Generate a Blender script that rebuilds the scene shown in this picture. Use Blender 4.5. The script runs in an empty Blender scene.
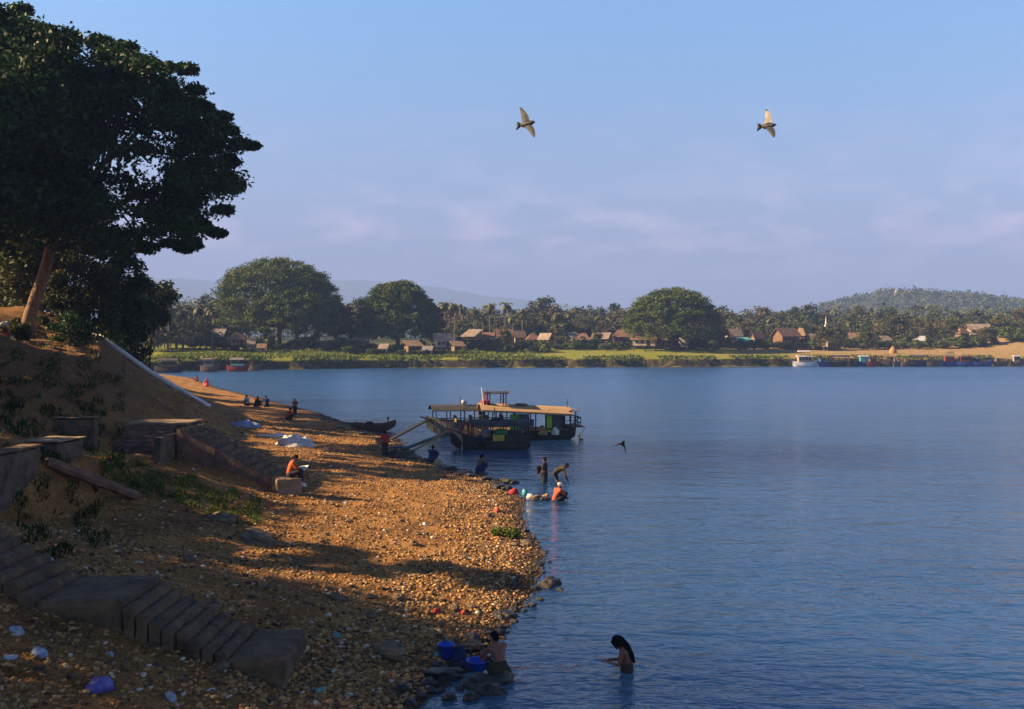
import bpy, math, random
import numpy as np
from mathutils import Vector, Matrix, noise

random.seed(7)
rng = np.random.default_rng(7)
R = math.radians
scene = bpy.context.scene
COL = scene.collection

# ------------------------------------------------------------------ camera
CH = 6.6                                  # height of the lens above the river
FOC, CX, HY = 1000.0, 512.0, 342.0        # focal length in pixels, centre column, horizon row
cam_d = bpy.data.cameras.new('camera')
cam = bpy.data.objects.new('camera', cam_d)
COL.objects.link(cam)
cam.location = (0, 0, CH)
cam.rotation_euler = (R(90), 0, 0)
cam_d.sensor_width = 36.0
cam_d.lens = 36.0 * FOC / 1024.0
cam_d.shift_y = -(354.5 - HY) / 1024.0
cam_d.clip_start = 0.1
cam_d.clip_end = 20000
scene.camera = cam

# ------------------------------------------------------------------ light
SUN_EL = 28.0
SUN_AZ = 3.0                             # degrees the light travels away from the camera side
a = R(SUN_AZ); e = R(SUN_EL)
LDIR = Vector((math.cos(e) * math.cos(a), math.cos(e) * math.sin(a), -math.sin(e)))
sun_d = bpy.data.lights.new('sun', 'SUN')
sun_d.energy = 5.0
sun_d.angle = R(0.5)
sun_d.color = (1.0, 0.72, 0.40)
sun = bpy.data.objects.new('sun', sun_d)
COL.objects.link(sun)
sun.location = (-200, -40, 120)
sun.rotation_euler = LDIR.to_track_quat('-Z', 'Y').to_euler()

world = bpy.data.worlds.new('World')
scene.world = world
world.use_nodes = True
wt = world.node_tree
wt.nodes.clear()
def N(t, kind, **kw):
    n = t.nodes.new(kind)
    for k, v in kw.items():
        setattr(n, k, v)
    return n
sky = N(wt, 'ShaderNodeTexSky', sky_type='NISHITA', sun_disc=False)
sky.sun_elevation = e
sky.sun_rotation = math.atan2(-LDIR.x, -LDIR.y)
sky.altitude = 50
sky.air_density = 1.0
sky.dust_density = 1.2
sky.ozone_density = 2.0
tc = N(wt, 'ShaderNodeTexCoord')
sep = N(wt, 'ShaderNodeSeparateXYZ')
wt.links.new(tc.outputs['Generated'], sep.inputs[0])
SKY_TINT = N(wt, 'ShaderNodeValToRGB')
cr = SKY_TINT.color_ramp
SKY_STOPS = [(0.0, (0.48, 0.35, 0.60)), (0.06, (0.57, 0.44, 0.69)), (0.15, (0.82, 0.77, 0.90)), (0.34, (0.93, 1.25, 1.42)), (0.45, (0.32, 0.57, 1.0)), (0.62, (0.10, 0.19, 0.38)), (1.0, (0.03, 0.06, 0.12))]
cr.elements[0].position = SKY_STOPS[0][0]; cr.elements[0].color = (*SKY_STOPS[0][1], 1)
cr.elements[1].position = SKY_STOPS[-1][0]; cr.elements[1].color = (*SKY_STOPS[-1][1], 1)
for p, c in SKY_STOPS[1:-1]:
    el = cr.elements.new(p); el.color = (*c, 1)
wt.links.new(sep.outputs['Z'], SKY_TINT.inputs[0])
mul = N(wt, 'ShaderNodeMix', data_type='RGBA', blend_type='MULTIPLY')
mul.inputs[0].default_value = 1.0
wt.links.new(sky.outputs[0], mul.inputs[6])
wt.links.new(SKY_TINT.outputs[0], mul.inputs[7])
# faint pink cloud tops low in the sky
cm = N(wt, 'ShaderNodeMapping'); cm.inputs['Scale'].default_value = (4.5, 4.5, 13.0)
cm.inputs['Location'].default_value = (0.4, 0.0, 0.3)
wt.links.new(tc.outputs['Generated'], cm.inputs[0])
cn = N(wt, 'ShaderNodeTexNoise'); cn.inputs['Scale'].default_value = 3.1; cn.inputs['Detail'].default_value = 7; cn.inputs['Roughness'].default_value = 0.55
wt.links.new(cm.outputs[0], cn.inputs['Vector'])
cramp = N(wt, 'ShaderNodeValToRGB')
cramp.color_ramp.elements[0].position = 0.46; cramp.color_ramp.elements[0].color = (0, 0, 0, 1)
cramp.color_ramp.elements[1].position = 0.78; cramp.color_ramp.elements[1].color = (1, 1, 1, 1)
wt.links.new(cn.outputs[0], cramp.inputs[0])
band = N(wt, 'ShaderNodeValToRGB')
b_ = band.color_ramp
b_.elements[0].position = 0.05; b_.elements[0].color = (0, 0, 0, 1)
b_.elements[1].position = 0.24; b_.elements[1].color = (0, 0, 0, 1)
el = b_.elements.new(0.11); el.color = (0.42, 0.42, 0.42, 1)
el = b_.elements.new(0.15); el.color = (0.12, 0.12, 0.12, 1)
wt.links.new(sep.outputs['Z'], band.inputs[0])
cmul = N(wt, 'ShaderNodeMath', operation='MULTIPLY')
wt.links.new(cramp.outputs[0], cmul.inputs[0]); wt.links.new(band.outputs[0], cmul.inputs[1])
cl = N(wt, 'ShaderNodeMix', data_type='RGBA')
wt.links.new(cmul.outputs[0], cl.inputs[0])
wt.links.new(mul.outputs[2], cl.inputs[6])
CLOUD_COL = (9.5, 6.6, 7.8, 1)
cl.inputs[7].default_value = CLOUD_COL
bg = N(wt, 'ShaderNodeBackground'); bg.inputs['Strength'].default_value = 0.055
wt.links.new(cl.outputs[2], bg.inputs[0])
wo = N(wt, 'ShaderNodeOutputWorld')
wt.links.new(bg.outputs[0], wo.inputs[0])

scene.view_settings.view_transform = 'Standard'
scene.view_settings.look = 'None'
scene.view_settings.gamma = 1.0
scene.view_settings.exposure = 1.72
HAZE_DENSITY = 0.00032

# ------------------------------------------------------------------ helpers
def P(px, py, Y):
    return Vector(((px - CX) / FOC * Y, Y, CH + (HY - py) / FOC * Y))
def W(px, py, z=0.0):
    Y = (CH - z) * FOC / (py - HY)
    return Vector(((px - CX) / FOC * Y, Y, z))

def frame_of(d):
    d = Vector(d).normalized()
    up = Vector((0, 0, 1)) if abs(d.z) < 0.95 else Vector((1, 0, 0))
    u = d.cross(up).normalized(); v = u.cross(d).normalized()
    return u, v

class MB:
    def __init__(self): self.v = []; self.f = []
    def add(self, vs, fs):
        o = len(self.v); self.v += [tuple(p) for p in vs]; self.f += [tuple(i + o for i in f) for f in fs]; return self
    def box(self, c, s, rz=0.0, taper=1.0, rx=0.0, ry=0.0):
        m = Matrix.Rotation(rz, 3, 'Z') @ Matrix.Rotation(ry, 3, 'Y') @ Matrix.Rotation(rx, 3, 'X')
        hx, hy, hz = s[0] / 2, s[1] / 2, s[2] / 2
        vs = []
        for z, t in ((-hz, 1.0), (hz, taper)):
            for x, y in ((-hx, -hy), (hx, -hy), (hx, hy), (-hx, hy)):
                vs.append(m @ Vector((x * t, y * t, z)) + Vector(c))
        return self.add(vs, [(3, 2, 1, 0), (4, 5, 6, 7), (0, 1, 5, 4), (1, 2, 6, 5), (2, 3, 7, 6), (3, 0, 4, 7)])
    def tube(self, pts, rad, n=8, cap=True, sq=1.0):
        pts = [Vector(p) for p in pts]
        if not hasattr(rad, '__len__'): rad = [rad] * len(pts)
        vs = []; fs = []
        u = None
        for i, p in enumerate(pts):
            d = (pts[min(i + 1, len(pts) - 1)] - pts[max(i - 1, 0)])
            if d.length < 1e-9: d = Vector((0, 0, 1))
            d.normalize()
            if u is None: u, v = frame_of(d)
            else:
                u = (u - d * u.dot(d)).normalized(); v = u.cross(d).normalized()
            for k in range(n):
                t = 2 * math.pi * k / n
                vs.append(p + (u * math.cos(t) + v * math.sin(t) * sq) * rad[i])
        for i in range(len(pts) - 1):
            for k in range(n):
                k2 = (k + 1) % n
                fs.append((i * n + k, i * n + k2, (i + 1) * n + k2, (i + 1) * n + k))
        if cap:
            fs.append(tuple(reversed(range(n)))); fs.append(tuple((len(pts) - 1) * n + k for k in range(n)))
        return self.add(vs, fs)
    def capsule(self, p0, p1, r0, r1, n=12, m=4):
        p0 = Vector(p0); p1 = Vector(p1); d = p1 - p0; L = d.length
        d = d / L if L > 1e-6 else Vector((0, 0, 1))
        pts = []; rr = []
        for i in range(m + 1):
            t = math.pi / 2 * (i / m); pts.append(p0 - d * r0 * math.cos(t)); rr.append(max(r0 * math.sin(t), r0 * 0.02))
        for i in range(m + 1):
            t = math.pi / 2 * (i / m); pts.append(p1 + d * r1 * math.sin(t)); rr.append(max(r1 * math.cos(t), r1 * 0.02))
        return self.tube(pts, rr, n)
    def ellipsoid(self, c, r, n=12, m=8, rot=None):
        c = Vector(c); vs = []; fs = []
        for i in range(1, m):
            th = math.pi * i / m
            for k in range(n):
                ph = 2 * math.pi * k / n
                p = Vector((r[0] * math.sin(th) * math.cos(ph), r[1] * math.sin(th) * math.sin(ph), r[2] * math.cos(th)))
                vs.append((rot @ p if rot else p) + c)
        top = Vector((0, 0, r[2])); bot = -top
        vs.append((rot @ top if rot else top) + c); vs.append((rot @ bot if rot else bot) + c)
        T = (m - 1) * n
        for k in range(n):
            k2 = (k + 1) % n
            fs.append((T, k, k2)); fs.append((T + 1, (m - 2) * n + k2, (m - 2) * n + k))
            for i in range(m - 2):
                fs.append((i * n + k, (i + 1) * n + k, (i + 1) * n + k2, i * n + k2))
        return self.add(vs, fs)
    def lathe(self, prof, c=(0, 0, 0), n=20):
        c = Vector(c); vs = []; fs = []
        for r, z in prof:
            for k in range(n):
                t = 2 * math.pi * k / n; vs.append(c + Vector((r * math.cos(t), r * math.sin(t), z)))
        for i in range(len(prof) - 1):
            for k in range(n):
                k2 = (k + 1) % n
                fs.append((i * n + k, i * n + k2, (i + 1) * n + k2, (i + 1) * n + k))
        return self.add(vs, fs)
    def plank(self, p0, p1, w, t):
        p0 = Vector(p0); p1 = Vector(p1); d = (p1 - p0).normalized()
        s = d.cross(Vector((0, 0, 1)))
        s = s.normalized() * (w / 2) if s.length > 1e-4 else Vector((w / 2, 0, 0))
        u = s.cross(d).normalized() * (t / 2)
        vs = [p0 - s - u, p0 + s - u, p0 + s + u, p0 - s + u, p1 - s - u, p1 + s - u, p1 + s + u, p1 - s + u]
        return self.add(vs, [(0, 1, 2, 3), (7, 6, 5, 4), (0, 4, 5, 1), (1, 5, 6, 2), (2, 6, 7, 3), (3, 7, 4, 0)])
    def loft(self, rings, closed=True, cap=True):
        n = len(rings[0]); vs = [p for r in rings for p in r]; fs = []
        for i in range(len(rings) - 1):
            for k in range(n if closed else n - 1):
                k2 = (k + 1) % n
                fs.append((i * n + k, i * n + k2, (i + 1) * n + k2, (i + 1) * n + k))
        if cap:
            fs.append(tuple(reversed(range(n)))); fs.append(tuple((len(rings) - 1) * n + k for k in range(n)))
        return self.add(vs, fs)
    def build(self, name, mat, parent=None, smooth=False, bevel=0.0, recalc=True):
        me = bpy.data.meshes.new(name)
        me.from_pydata(self.v, [], self.f)
        if recalc:
            import bmesh
            bm = bmesh.new(); bm.from_mesh(me); bmesh.ops.recalc_face_normals(bm, faces=bm.faces); bm.to_mesh(me); bm.free()
        me.update()
        if mat: me.materials.append(mat)
        o = bpy.data.objects.new(name, me); COL.objects.link(o)
        if parent: o.parent = parent
        if smooth: me.polygons.foreach_set('use_smooth', [True] * len(me.polygons))
        if bevel > 0:
            b = o.modifiers.new('bevel', 'BEVEL'); b.width = bevel; b.segments = 2; b.limit_method = 'ANGLE'
        return o

def np_mesh(name, v, f, mat, parent=None, smooth=False, attrs=None, kind=None):
    """v (n,3), f (m,k) arrays of equal-sized faces; attrs {name: per-face floats}"""
    me = bpy.data.meshes.new(name)
    k = f.shape[1]; m = f.shape[0]
    me.vertices.add(len(v)); me.vertices.foreach_set('co', np.ascontiguousarray(v, dtype=np.float32).ravel())
    me.loops.add(m * k); me.loops.foreach_set('vertex_index', np.ascontiguousarray(f, dtype=np.int32).ravel())
    me.polygons.add(m)
    me.polygons.foreach_set('loop_start', np.arange(0, m * k, k, dtype=np.int32))
    if smooth: me.polygons.foreach_set('use_smooth', np.ones(m, dtype=bool))
    me.update(calc_edges=True); me.validate()
    for an, vals in (attrs or {}).items():
        at = me.attributes.new(an, 'FLOAT', 'FACE'); at.data.foreach_set('value', np.ascontiguousarray(vals, dtype=np.float32))
    if mat: me.materials.append(mat)
    o = bpy.data.objects.new(name, me); COL.objects.link(o)
    if parent: o.parent = parent
    if kind: o['kind'] = kind
    return o

def tag(o, label=None, cat=None, group=None, kind=None):
    if label: o['label'] = label
    if cat: o['category'] = cat
    if group: o['group'] = group
    if kind: o['kind'] = kind
    return o
def thing(name, label, cat, loc=(0, 0, 0), rz=0.0, group=None):
    o = bpy.data.objects.new(name, None); COL.objects.link(o)
    o.empty_display_size = 0.2
    o.location = loc; o.rotation_euler = (0, 0, rz)
    return tag(o, label, cat, group)
def copy_tree(o, parent=None):
    c = o.copy(); COL.objects.link(c)
    if parent is not None: c.parent = parent
    for ch in list(o.children): copy_tree(ch, c)
    return c

# ------------------------------------------------------------------ materials
def hexc(r, g, b):                        # sRGB 0-255 to linear
    def l(c):
        c /= 255.0
        return c / 12.92 if c <= 0.04045 else ((c + 0.055) / 1.055) ** 2.4
    return (l(r), l(g), l(b))
def mat(name, c1, c2=None, rough=0.75, scale=3.0, bump=0.15, detail=6, metal=0.0, spec=0.4, coords='Object', stretch=(1, 1, 1)):
    m = bpy.data.materials.new(name); m.use_nodes = True
    t = m.node_tree; b = t.nodes['Principled BSDF']
    b.inputs['Roughness'].default_value = rough; b.inputs['Metallic'].default_value = metal
    b.inputs['Specular IOR Level'].default_value = spec
    if c2 is None: c2 = tuple(x * 0.6 for x in c1)
    co = N(t, 'ShaderNodeTexCoord'); mp = N(t, 'ShaderNodeMapping'); mp.inputs['Scale'].default_value = stretch
    t.links.new(co.outputs[coords], mp.inputs[0])
    n = N(t, 'ShaderNodeTexNoise'); n.inputs['Scale'].default_value = scale; n.inputs['Detail'].default_value = detail; n.inputs['Roughness'].default_value = 0.65
    t.links.new(mp.outputs[0], n.inputs['Vector'])
    r = N(t, 'ShaderNodeValToRGB'); r.color_ramp.elements[0].position = 0.35; r.color_ramp.elements[1].position = 0.65
    r.color_ramp.elements[0].color = (*c2, 1); r.color_ramp.elements[1].color = (*c1, 1)
    t.links.new(n.outputs[0], r.inputs[0]); t.links.new(r.outputs[0], b.inputs['Base Color'])
    if bump:
        bp = N(t, 'ShaderNodeBump'); bp.inputs['Strength'].default_value = min(1.0, bump * 2); bp.inputs['Distance'].default_value = 0.05
        n2 = N(t, 'ShaderNodeTexNoise'); n2.inputs['Scale'].default_value = scale * 5; n2.inputs['Detail'].default_value = 5
        t.links.new(mp.outputs[0], n2.inputs['Vector'])
        t.links.new(n2.outputs[0], bp.inputs['Height']); t.links.new(bp.outputs[0], b.inputs['Normal'])
    return m
def var_mat(name, stops, rough=0.8, trans=0.0, bump=0.0, spec=0.3):
    """colour from the per-face attribute 'var'"""
    m = bpy.data.materials.new(name); m.use_nodes = True
    t = m.node_tree; b = t.nodes['Principled BSDF']; b.inputs['Roughness'].default_value = rough
    b.inputs['Specular IOR Level'].default_value = spec
    at = N(t, 'ShaderNodeAttribute'); at.attribute_name = 'var'
    r = N(t, 'ShaderNodeValToRGB'); cr = r.color_ramp
    cr.elements[0].position = stops[0][0]; cr.elements[0].color = (*stops[0][1], 1)
    cr.elements[1].position = stops[-1][0]; cr.elements[1].color = (*stops[-1][1], 1)
    for p, c in stops[1:-1]:
        el = cr.elements.new(p); el.color = (*c, 1)
    t.links.new(at.outputs['Fac'], r.inputs[0]); t.links.new(r.outputs[0], b.inputs['Base Color'])
    if bump:
        co = N(t, 'ShaderNodeTexCoord'); n = N(t, 'ShaderNodeTexNoise'); n.inputs['Scale'].default_value = 14; n.inputs['Detail'].default_value = 4
        bp = N(t, 'ShaderNodeBump'); bp.inputs['Strength'].default_value = bump; bp.inputs['Distance'].default_value = 0.03
        t.links.new(co.outputs['Object'], n.inputs['Vector']); t.links.new(n.outputs[0], bp.inputs['Height']); t.links.new(bp.outputs[0], b.inputs['Normal'])
    if trans:
        tr = N(t, 'ShaderNodeBsdfTranslucent'); mx = N(t, 'ShaderNodeMixShader'); mx.inputs[0].default_value = trans
        t.links.new(r.outputs[0], tr.inputs[0]); t.links.new(b.outputs[0], mx.inputs[1]); t.links.new(tr.outputs[0], mx.inputs[2])
        t.links.new(mx.outputs[0], t.nodes['Material Output'].inputs[0])
    return m

M = {}
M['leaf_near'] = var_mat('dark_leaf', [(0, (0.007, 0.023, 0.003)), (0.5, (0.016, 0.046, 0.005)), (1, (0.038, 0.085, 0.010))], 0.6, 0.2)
M['leaf_shade'] = var_mat('understorey_leaf', [(0, (0.02, 0.032, 0.008)), (0.6, (0.05, 0.06, 0.014)), (1, (0.11, 0.09, 0.025))], 0.7, 0.2)
M['leaf_rain'] = var_mat('rain_tree_leaf', [(0, (0.050, 0.078, 0.012)), (0.5, (0.076, 0.108, 0.015)), (1, (0.110, 0.138, 0.020))], 0.7, 0.1)
M['leaf_far'] = var_mat('mixed_leaf', [(0, (0.030, 0.048, 0.014)), (0.5, (0.060, 0.080, 0.022)), (1, (0.12, 0.115, 0.032))], 0.7, 0.1)
M['leaf_dry'] = var_mat('dry_leaf', [(0, (0.05, 0.05, 0.025)), (0.5, (0.11, 0.095, 0.045)), (1, (0.16, 0.13, 0.06))], 0.8, 0.1)
M['leaf_palm'] = var_mat('palm_leaf', [(0, (0.04, 0.05, 0.015)), (0.5, (0.09, 0.085, 0.025)), (1, (0.17, 0.14, 0.05))], 0.6, 0.1)
M['grass'] = var_mat('grass_blade', [(0, (0.03, 0.06, 0.008)), (0.5, (0.07, 0.13, 0.016)), (1, (0.16, 0.19, 0.03))], 0.7, 0.25)
M['reed'] = var_mat('reed_blade', [(0, (0.07, 0.11, 0.014)), (0.5, (0.13, 0.18, 0.02)), (1, (0.22, 0.23, 0.03))], 0.7, 0.2)
M['drygrass'] = var_mat('dry_tuft', [(0, (0.05, 0.05, 0.02)), (0.6, (0.14, 0.12, 0.05)), (1, (0.26, 0.21, 0.1))], 0.8, 0.15)
M['pebble'] = var_mat('pebble', [(0, (0.05, 0.035, 0.025)), (0.2, (0.16, 0.085, 0.04)), (0.5, (0.37, 0.20, 0.068)), (0.8, (0.50, 0.30, 0.11)), (0.93, (0.40, 0.14, 0.06)), (0.97, (0.52, 0.42, 0.28)), (1, (0.6, 0.52, 0.4))], 0.85, bump=0.4)
M['rock'] = mat('shore_rock', (0.26, 0.18, 0.10), (0.10, 0.07, 0.045), 0.85, 2.2, 0.35)
M['rock_wet'] = mat('wet_rock', (0.055, 0.045, 0.035), (0.02, 0.018, 0.016), 0.35, 2.5, 0.35)
M['bark'] = mat('bark', (0.13, 0.085, 0.05), (0.05, 0.034, 0.022), 0.9, 2.0, 0.4, stretch=(3, 3, 0.6))
M['bark_sunlit'] = mat('sunlit_bark', (0.26, 0.15, 0.075), (0.12, 0.07, 0.04), 0.9, 2.0, 0.4, stretch=(3, 3, 0.6))  # lighter copy of the bark, sunlight on the trunk put into its colour
M['bark_far'] = mat('pale_bark', (0.22, 0.18, 0.14), (0.10, 0.08, 0.06), 0.9, 1.0, 0.2)
M['stone_wall'] = mat('retaining_stone', (0.17, 0.115, 0.07), (0.045, 0.032, 0.022), 0.9, 2.6, 0.45)
M['concrete'] = mat('worn_concrete', (0.34, 0.24, 0.14), (0.17, 0.12, 0.075), 0.9, 1.4, 0.3)
M['concrete_dark'] = mat('grimy_concrete', (0.19, 0.115, 0.055), (0.065, 0.04, 0.022), 0.9, 2.4, 0.3)
M['brick'] = mat('weathered_brick', (0.23, 0.125, 0.075), (0.11, 0.065, 0.045), 0.9, 2.2, 0.3)
M['white'] = mat('white_paint', (0.80, 0.78, 0.76), (0.62, 0.60, 0.57), 0.6, 1.2, 0.05)
M['wood'] = mat('old_wood', (0.20, 0.13, 0.075), (0.085, 0.055, 0.032), 0.8, 1.5, 0.25, stretch=(1, 6, 6))
M['wood_dark'] = mat('tarred_wood', (0.045, 0.035, 0.028), (0.018, 0.015, 0.013), 0.6, 1.5, 0.2, stretch=(1, 6, 6))
M['wood_pale'] = mat('pale_wood', (0.42, 0.30, 0.18), (0.25, 0.17, 0.10), 0.8, 1.5, 0.2, stretch=(1, 6, 6))
M['bamboo'] = mat('bamboo', (0.36, 0.25, 0.12), (0.2, 0.13, 0.06), 0.6, 2.0, 0.1)
M['thatch'] = mat('thatch', (0.26, 0.17, 0.10), (0.17, 0.095, 0.055), 0.95, 1.2, 0.4)
M['thatch_red'] = mat('reddish_roof', (0.24, 0.125, 0.085), (0.11, 0.065, 0.05), 0.95, 1.0, 0.3)
M['tin'] = mat('old_tin', (0.30, 0.24, 0.20), (0.16, 0.11, 0.08), 0.55, 0.8, 0.2)
M['tin_grey'] = mat('grey_tin', (0.24, 0.22, 0.21), (0.15, 0.13, 0.12), 0.5, 0.8, 0.15)
M['mat_wall'] = mat('woven_wall', (0.24, 0.15, 0.09), (0.13, 0.08, 0.05), 0.95, 1.5, 0.3)
M['mat_pale'] = mat('pale_plaster_wall', (0.36, 0.29, 0.23), (0.24, 0.19, 0.15), 0.9, 0.8, 0.1)
M['dark'] = mat('dark_opening', (0.012, 0.011, 0.010), (0.006, 0.006, 0.006), 0.9, 2, 0)
M['roof_dark'] = mat('tarpaper_roof', (0.075, 0.07, 0.075), (0.035, 0.033, 0.035), 0.7, 1.2, 0.2)
M['roof_tan'] = mat('tan_deck_roof', (0.50, 0.33, 0.17), (0.34, 0.21, 0.11), 0.8, 1.2, 0.2, stretch=(1, 5, 1))
M['red'] = mat('red_paint', (0.30, 0.04, 0.025), (0.15, 0.025, 0.02), 0.5, 2, 0.1)
M['green_paint'] = mat('green_paint', (0.10, 0.32, 0.03), (0.06, 0.18, 0.02), 0.5, 2, 0.1)
M['lime'] = mat('lime_paint', (0.36, 0.50, 0.03), (0.25, 0.36, 0.02), 0.5, 2, 0.1)
M['green_tarp'] = mat('green_tarp', (0.03, 0.22, 0.07), (0.015, 0.12, 0.04), 0.6, 2, 0.2)
M['yellow'] = mat('yellow_plastic', (0.55, 0.42, 0.05), (0.4, 0.3, 0.03), 0.45, 2, 0.05)
M['blue_paint'] = mat('blue_paint', (0.03, 0.075, 0.26), (0.02, 0.045, 0.14), 0.5, 2, 0.1)
M['teal'] = mat('teal_paint', (0.12, 0.42, 0.42), (0.08, 0.28, 0.30), 0.5, 2, 0.1)
M['blue_plastic'] = mat('blue_plastic', (0.03, 0.10, 0.62), (0.02, 0.07, 0.45), 0.35, 2, 0.03)
M['navy'] = mat('navy_cloth', (0.02, 0.03, 0.11), (0.012, 0.016, 0.06), 0.9, 6, 0.15)
M['hull_grey'] = mat('weathered_hull', (0.17, 0.155, 0.14), (0.075, 0.065, 0.06), 0.7, 1.2, 0.2)
M['skin'] = mat('skin', (0.27, 0.105, 0.06), (0.20, 0.075, 0.045), 0.5, 5, 0.02)
M['skin_dark'] = mat('dark_skin', (0.16, 0.075, 0.045), (0.12, 0.055, 0.035), 0.5, 5, 0.02)
M['hair'] = mat('black_hair', (0.010, 0.009, 0.009), (0.005, 0.005, 0.005), 0.8, 12, 0.2, spec=0.1, stretch=(4, 4, 1))
M['orange'] = mat('orange_cloth', (0.62, 0.12, 0.025), (0.45, 0.08, 0.02), 0.9, 6, 0.15)
M['coral'] = mat('coral_cloth', (0.60, 0.10, 0.05), (0.42, 0.07, 0.035), 0.9, 6, 0.15)
M['pink'] = mat('pink_cloth', (0.62, 0.12, 0.12), (0.46, 0.08, 0.09), 0.9, 6, 0.15)
M['olive'] = mat('olive_cloth', (0.07, 0.05, 0.022), (0.035, 0.028, 0.014), 0.9, 6, 0.15)
M['dark_cloth'] = mat('dark_cloth', (0.03, 0.028, 0.032), (0.018, 0.016, 0.02), 0.9, 6, 0.15)
M['red_cloth'] = mat('red_cloth', (0.42, 0.035, 0.03), (0.28, 0.025, 0.02), 0.9, 6, 0.15)
M['white_cloth'] = mat('white_cloth', (0.78, 0.74, 0.68), (0.62, 0.58, 0.52), 0.85, 5, 0.15)
M['blue_cloth'] = mat('pale_blue_cloth', (0.35, 0.42, 0.58), (0.24, 0.30, 0.44), 0.85, 5, 0.15)
M['turq'] = mat('turquoise_plastic', (0.08, 0.38, 0.42), (0.05, 0.26, 0.3), 0.4, 5, 0.15)
M['violet'] = mat('violet_plastic', (0.14, 0.12, 0.42), (0.09, 0.08, 0.28), 0.4, 5, 0.15)
M['grey_plastic'] = mat('grey_plastic', (0.42, 0.44, 0.5), (0.28, 0.3, 0.35), 0.4, 5, 0.15)
M['steel'] = mat('steel', (0.4, 0.4, 0.42), (0.28, 0.28, 0.3), 0.35, 3, 0.05, metal=0.7)
M['gold'] = mat('gilded', (0.75, 0.62, 0.36), (0.6, 0.48, 0.26), 0.5, 1, 0.05)
M['hay'] = mat('hay', (0.34, 0.22, 0.10), (0.22, 0.13, 0.06), 0.95, 3, 0.4)
M['buffalo'] = mat('buffalo_hide', (0.03, 0.026, 0.024), (0.02, 0.017, 0.016), 0.7, 3, 0.1)

# ------------------------------------------------------------------ terrain
SH_Y = [0, 8, 14, 18, 19, 20.4, 22.1, 25.6, 28.3, 31.7, 35.1, 39.3, 42.6, 44.6, 47.8, 51.6, 54.5, 58.4, 67.3, 79.5, 97, 114, 143, 183, 215, 260]
SH_X = [-5, -4, -2.6, -1.75, -1.35, -0.95, -0.35, 0.40, 0.74, 0.95, 0.5, 0.40, 0.55, -0.1, -0.67, -2.2, -3.9, -5.7, -7.6, -12.1, -19.6, -27.6, -41.8, -58, -85, -120]
PY = [0, 18, 27, 38, 48, 58, 68, 95, 130, 260]
PR = [
    [(-20, -4), (0, 0), (3, .5), (6, 1.5), (9, 3.0), (14, 5), (22, 7.5), (32, 9), (100, 10.5)],
    [(-20, -4), (0, 0), (2.2, .5), (3.6, 1.0), (5.0, 1.5), (6.6, 1.95), (7.5, 2.3), (9.5, 3.0), (13, 4.1), (22, 7), (32, 8.5), (100, 10.5)],
    [(-20, -4), (0, 0), (8, .8), (13.3, 1.65), (13.9, 3.45), (18, 4.2), (24, 6), (32, 8), (100, 10.5)],
    [(-20, -4), (0, 0), (9, .95), (12.5, 2.1), (15.4, 2.5), (16.2, 3.2), (20, 4.8), (26, 7), (32, 8.5), (100, 10.5)],
    [(-20, -4), (0, 0), (11, 1.0), (16.5, 3.8), (19.6, 5.9), (22.4, 6.4), (27, 8.1), (32, 9.0), (100, 10.5)],
    [(-20, -4), (0, 0), (11, 1.0), (16.5, 3.8), (19.6, 6.1), (22.6, 6.5), (27, 8.2), (32, 9.0), (100, 10.5)],
    [(-20, -4), (0, 0), (11, 1.0), (16.5, 3.9), (20.5, 6.8), (24.5, 8.8), (32, 9.5), (100, 10.5)],
    [(-20, -4), (0, 0), (11, 1.0), (16.5, 3.9), (20.5, 6.8), (24.5, 8.8), (32, 9.5), (100, 10.5)],
    [(-20, -4), (0, 0), (8, .9), (16, 4), (24, 7), (34, 8.5), (100, 10)],
    [(-20, -4), (0, 0), (8, .9), (16, 3), (24, 5), (34, 6.5), (100, 9)],
]
def shore(y): return np.interp(y, SH_Y, SH_X)
def H0(x, y):
    s = shore(y) - x
    i = min(max(int(np.searchsorted(PY, y)) - 1, 0), len(PY) - 2)
    t = min(max((y - PY[i]) / (PY[i + 1] - PY[i]), 0), 1)
    za = np.interp(s, *zip(*PR[i])); zb = np.interp(s, *zip(*PR[i + 1]))
    return float(za * (1 - t) + zb * t), float(s)
def H(x, y):
    z, s = H0(x, y)
    k = min(max((s + 0.6) / 3, 0.12), 1)
    n1 = noise.noise(Vector((x * 0.9, y * 0.9, 3.1))) * 0.10 + noise.noise(Vector((x * 2.7, y * 2.7, 9.1))) * 0.045
    n2 = noise.fractal(Vector((x * 0.22, y * 0.22, 0.7)), 0.8, 2.1, 5) * 0.36 - abs(noise.noise(Vector((x * 0.25, y * 0.8, 2.2)))) * 0.55
    n2 += (noise.noise(Vector((x * 1.1, y * 1.1, 6.0))) * 0.16 + noise.noise(Vector((x * 2.6, y * 2.6, 1.0))) * 0.07)
    kb = min(max((z - 0.9) / 1.6, 0.10), 1)
    if 15.5 < y < 42 and s < 16.5: kb *= 0.25
    return z + n1 * k + n2 * kb

rows = [6.0]
while rows[-1] < 240: rows.append(rows[-1] * 1.0115)
ss = list(np.arange(-14, -1, 1.0)) + list(np.arange(-1, 16.0, 0.115))
st = 0.13
while ss[-1] < 100:
    ss.append(ss[-1] + st); st *= 1.035
nr, nc = len(rows), len(ss)
V = np.zeros((nr, nc, 3))
for i, y in enumerate(rows):
    xs = float(shore(y))
    for j, s in enumerate(ss):
        x = xs - s
        V[i, j] = (x, y, H(x, y))
idx = np.arange(nr * nc).reshape(nr, nc)
F = np.stack([idx[:-1, :-1], idx[1:, :-1], idx[1:, 1:], idx[:-1, 1:]], -1).reshape(-1, 4)[:, ::-1]

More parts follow.
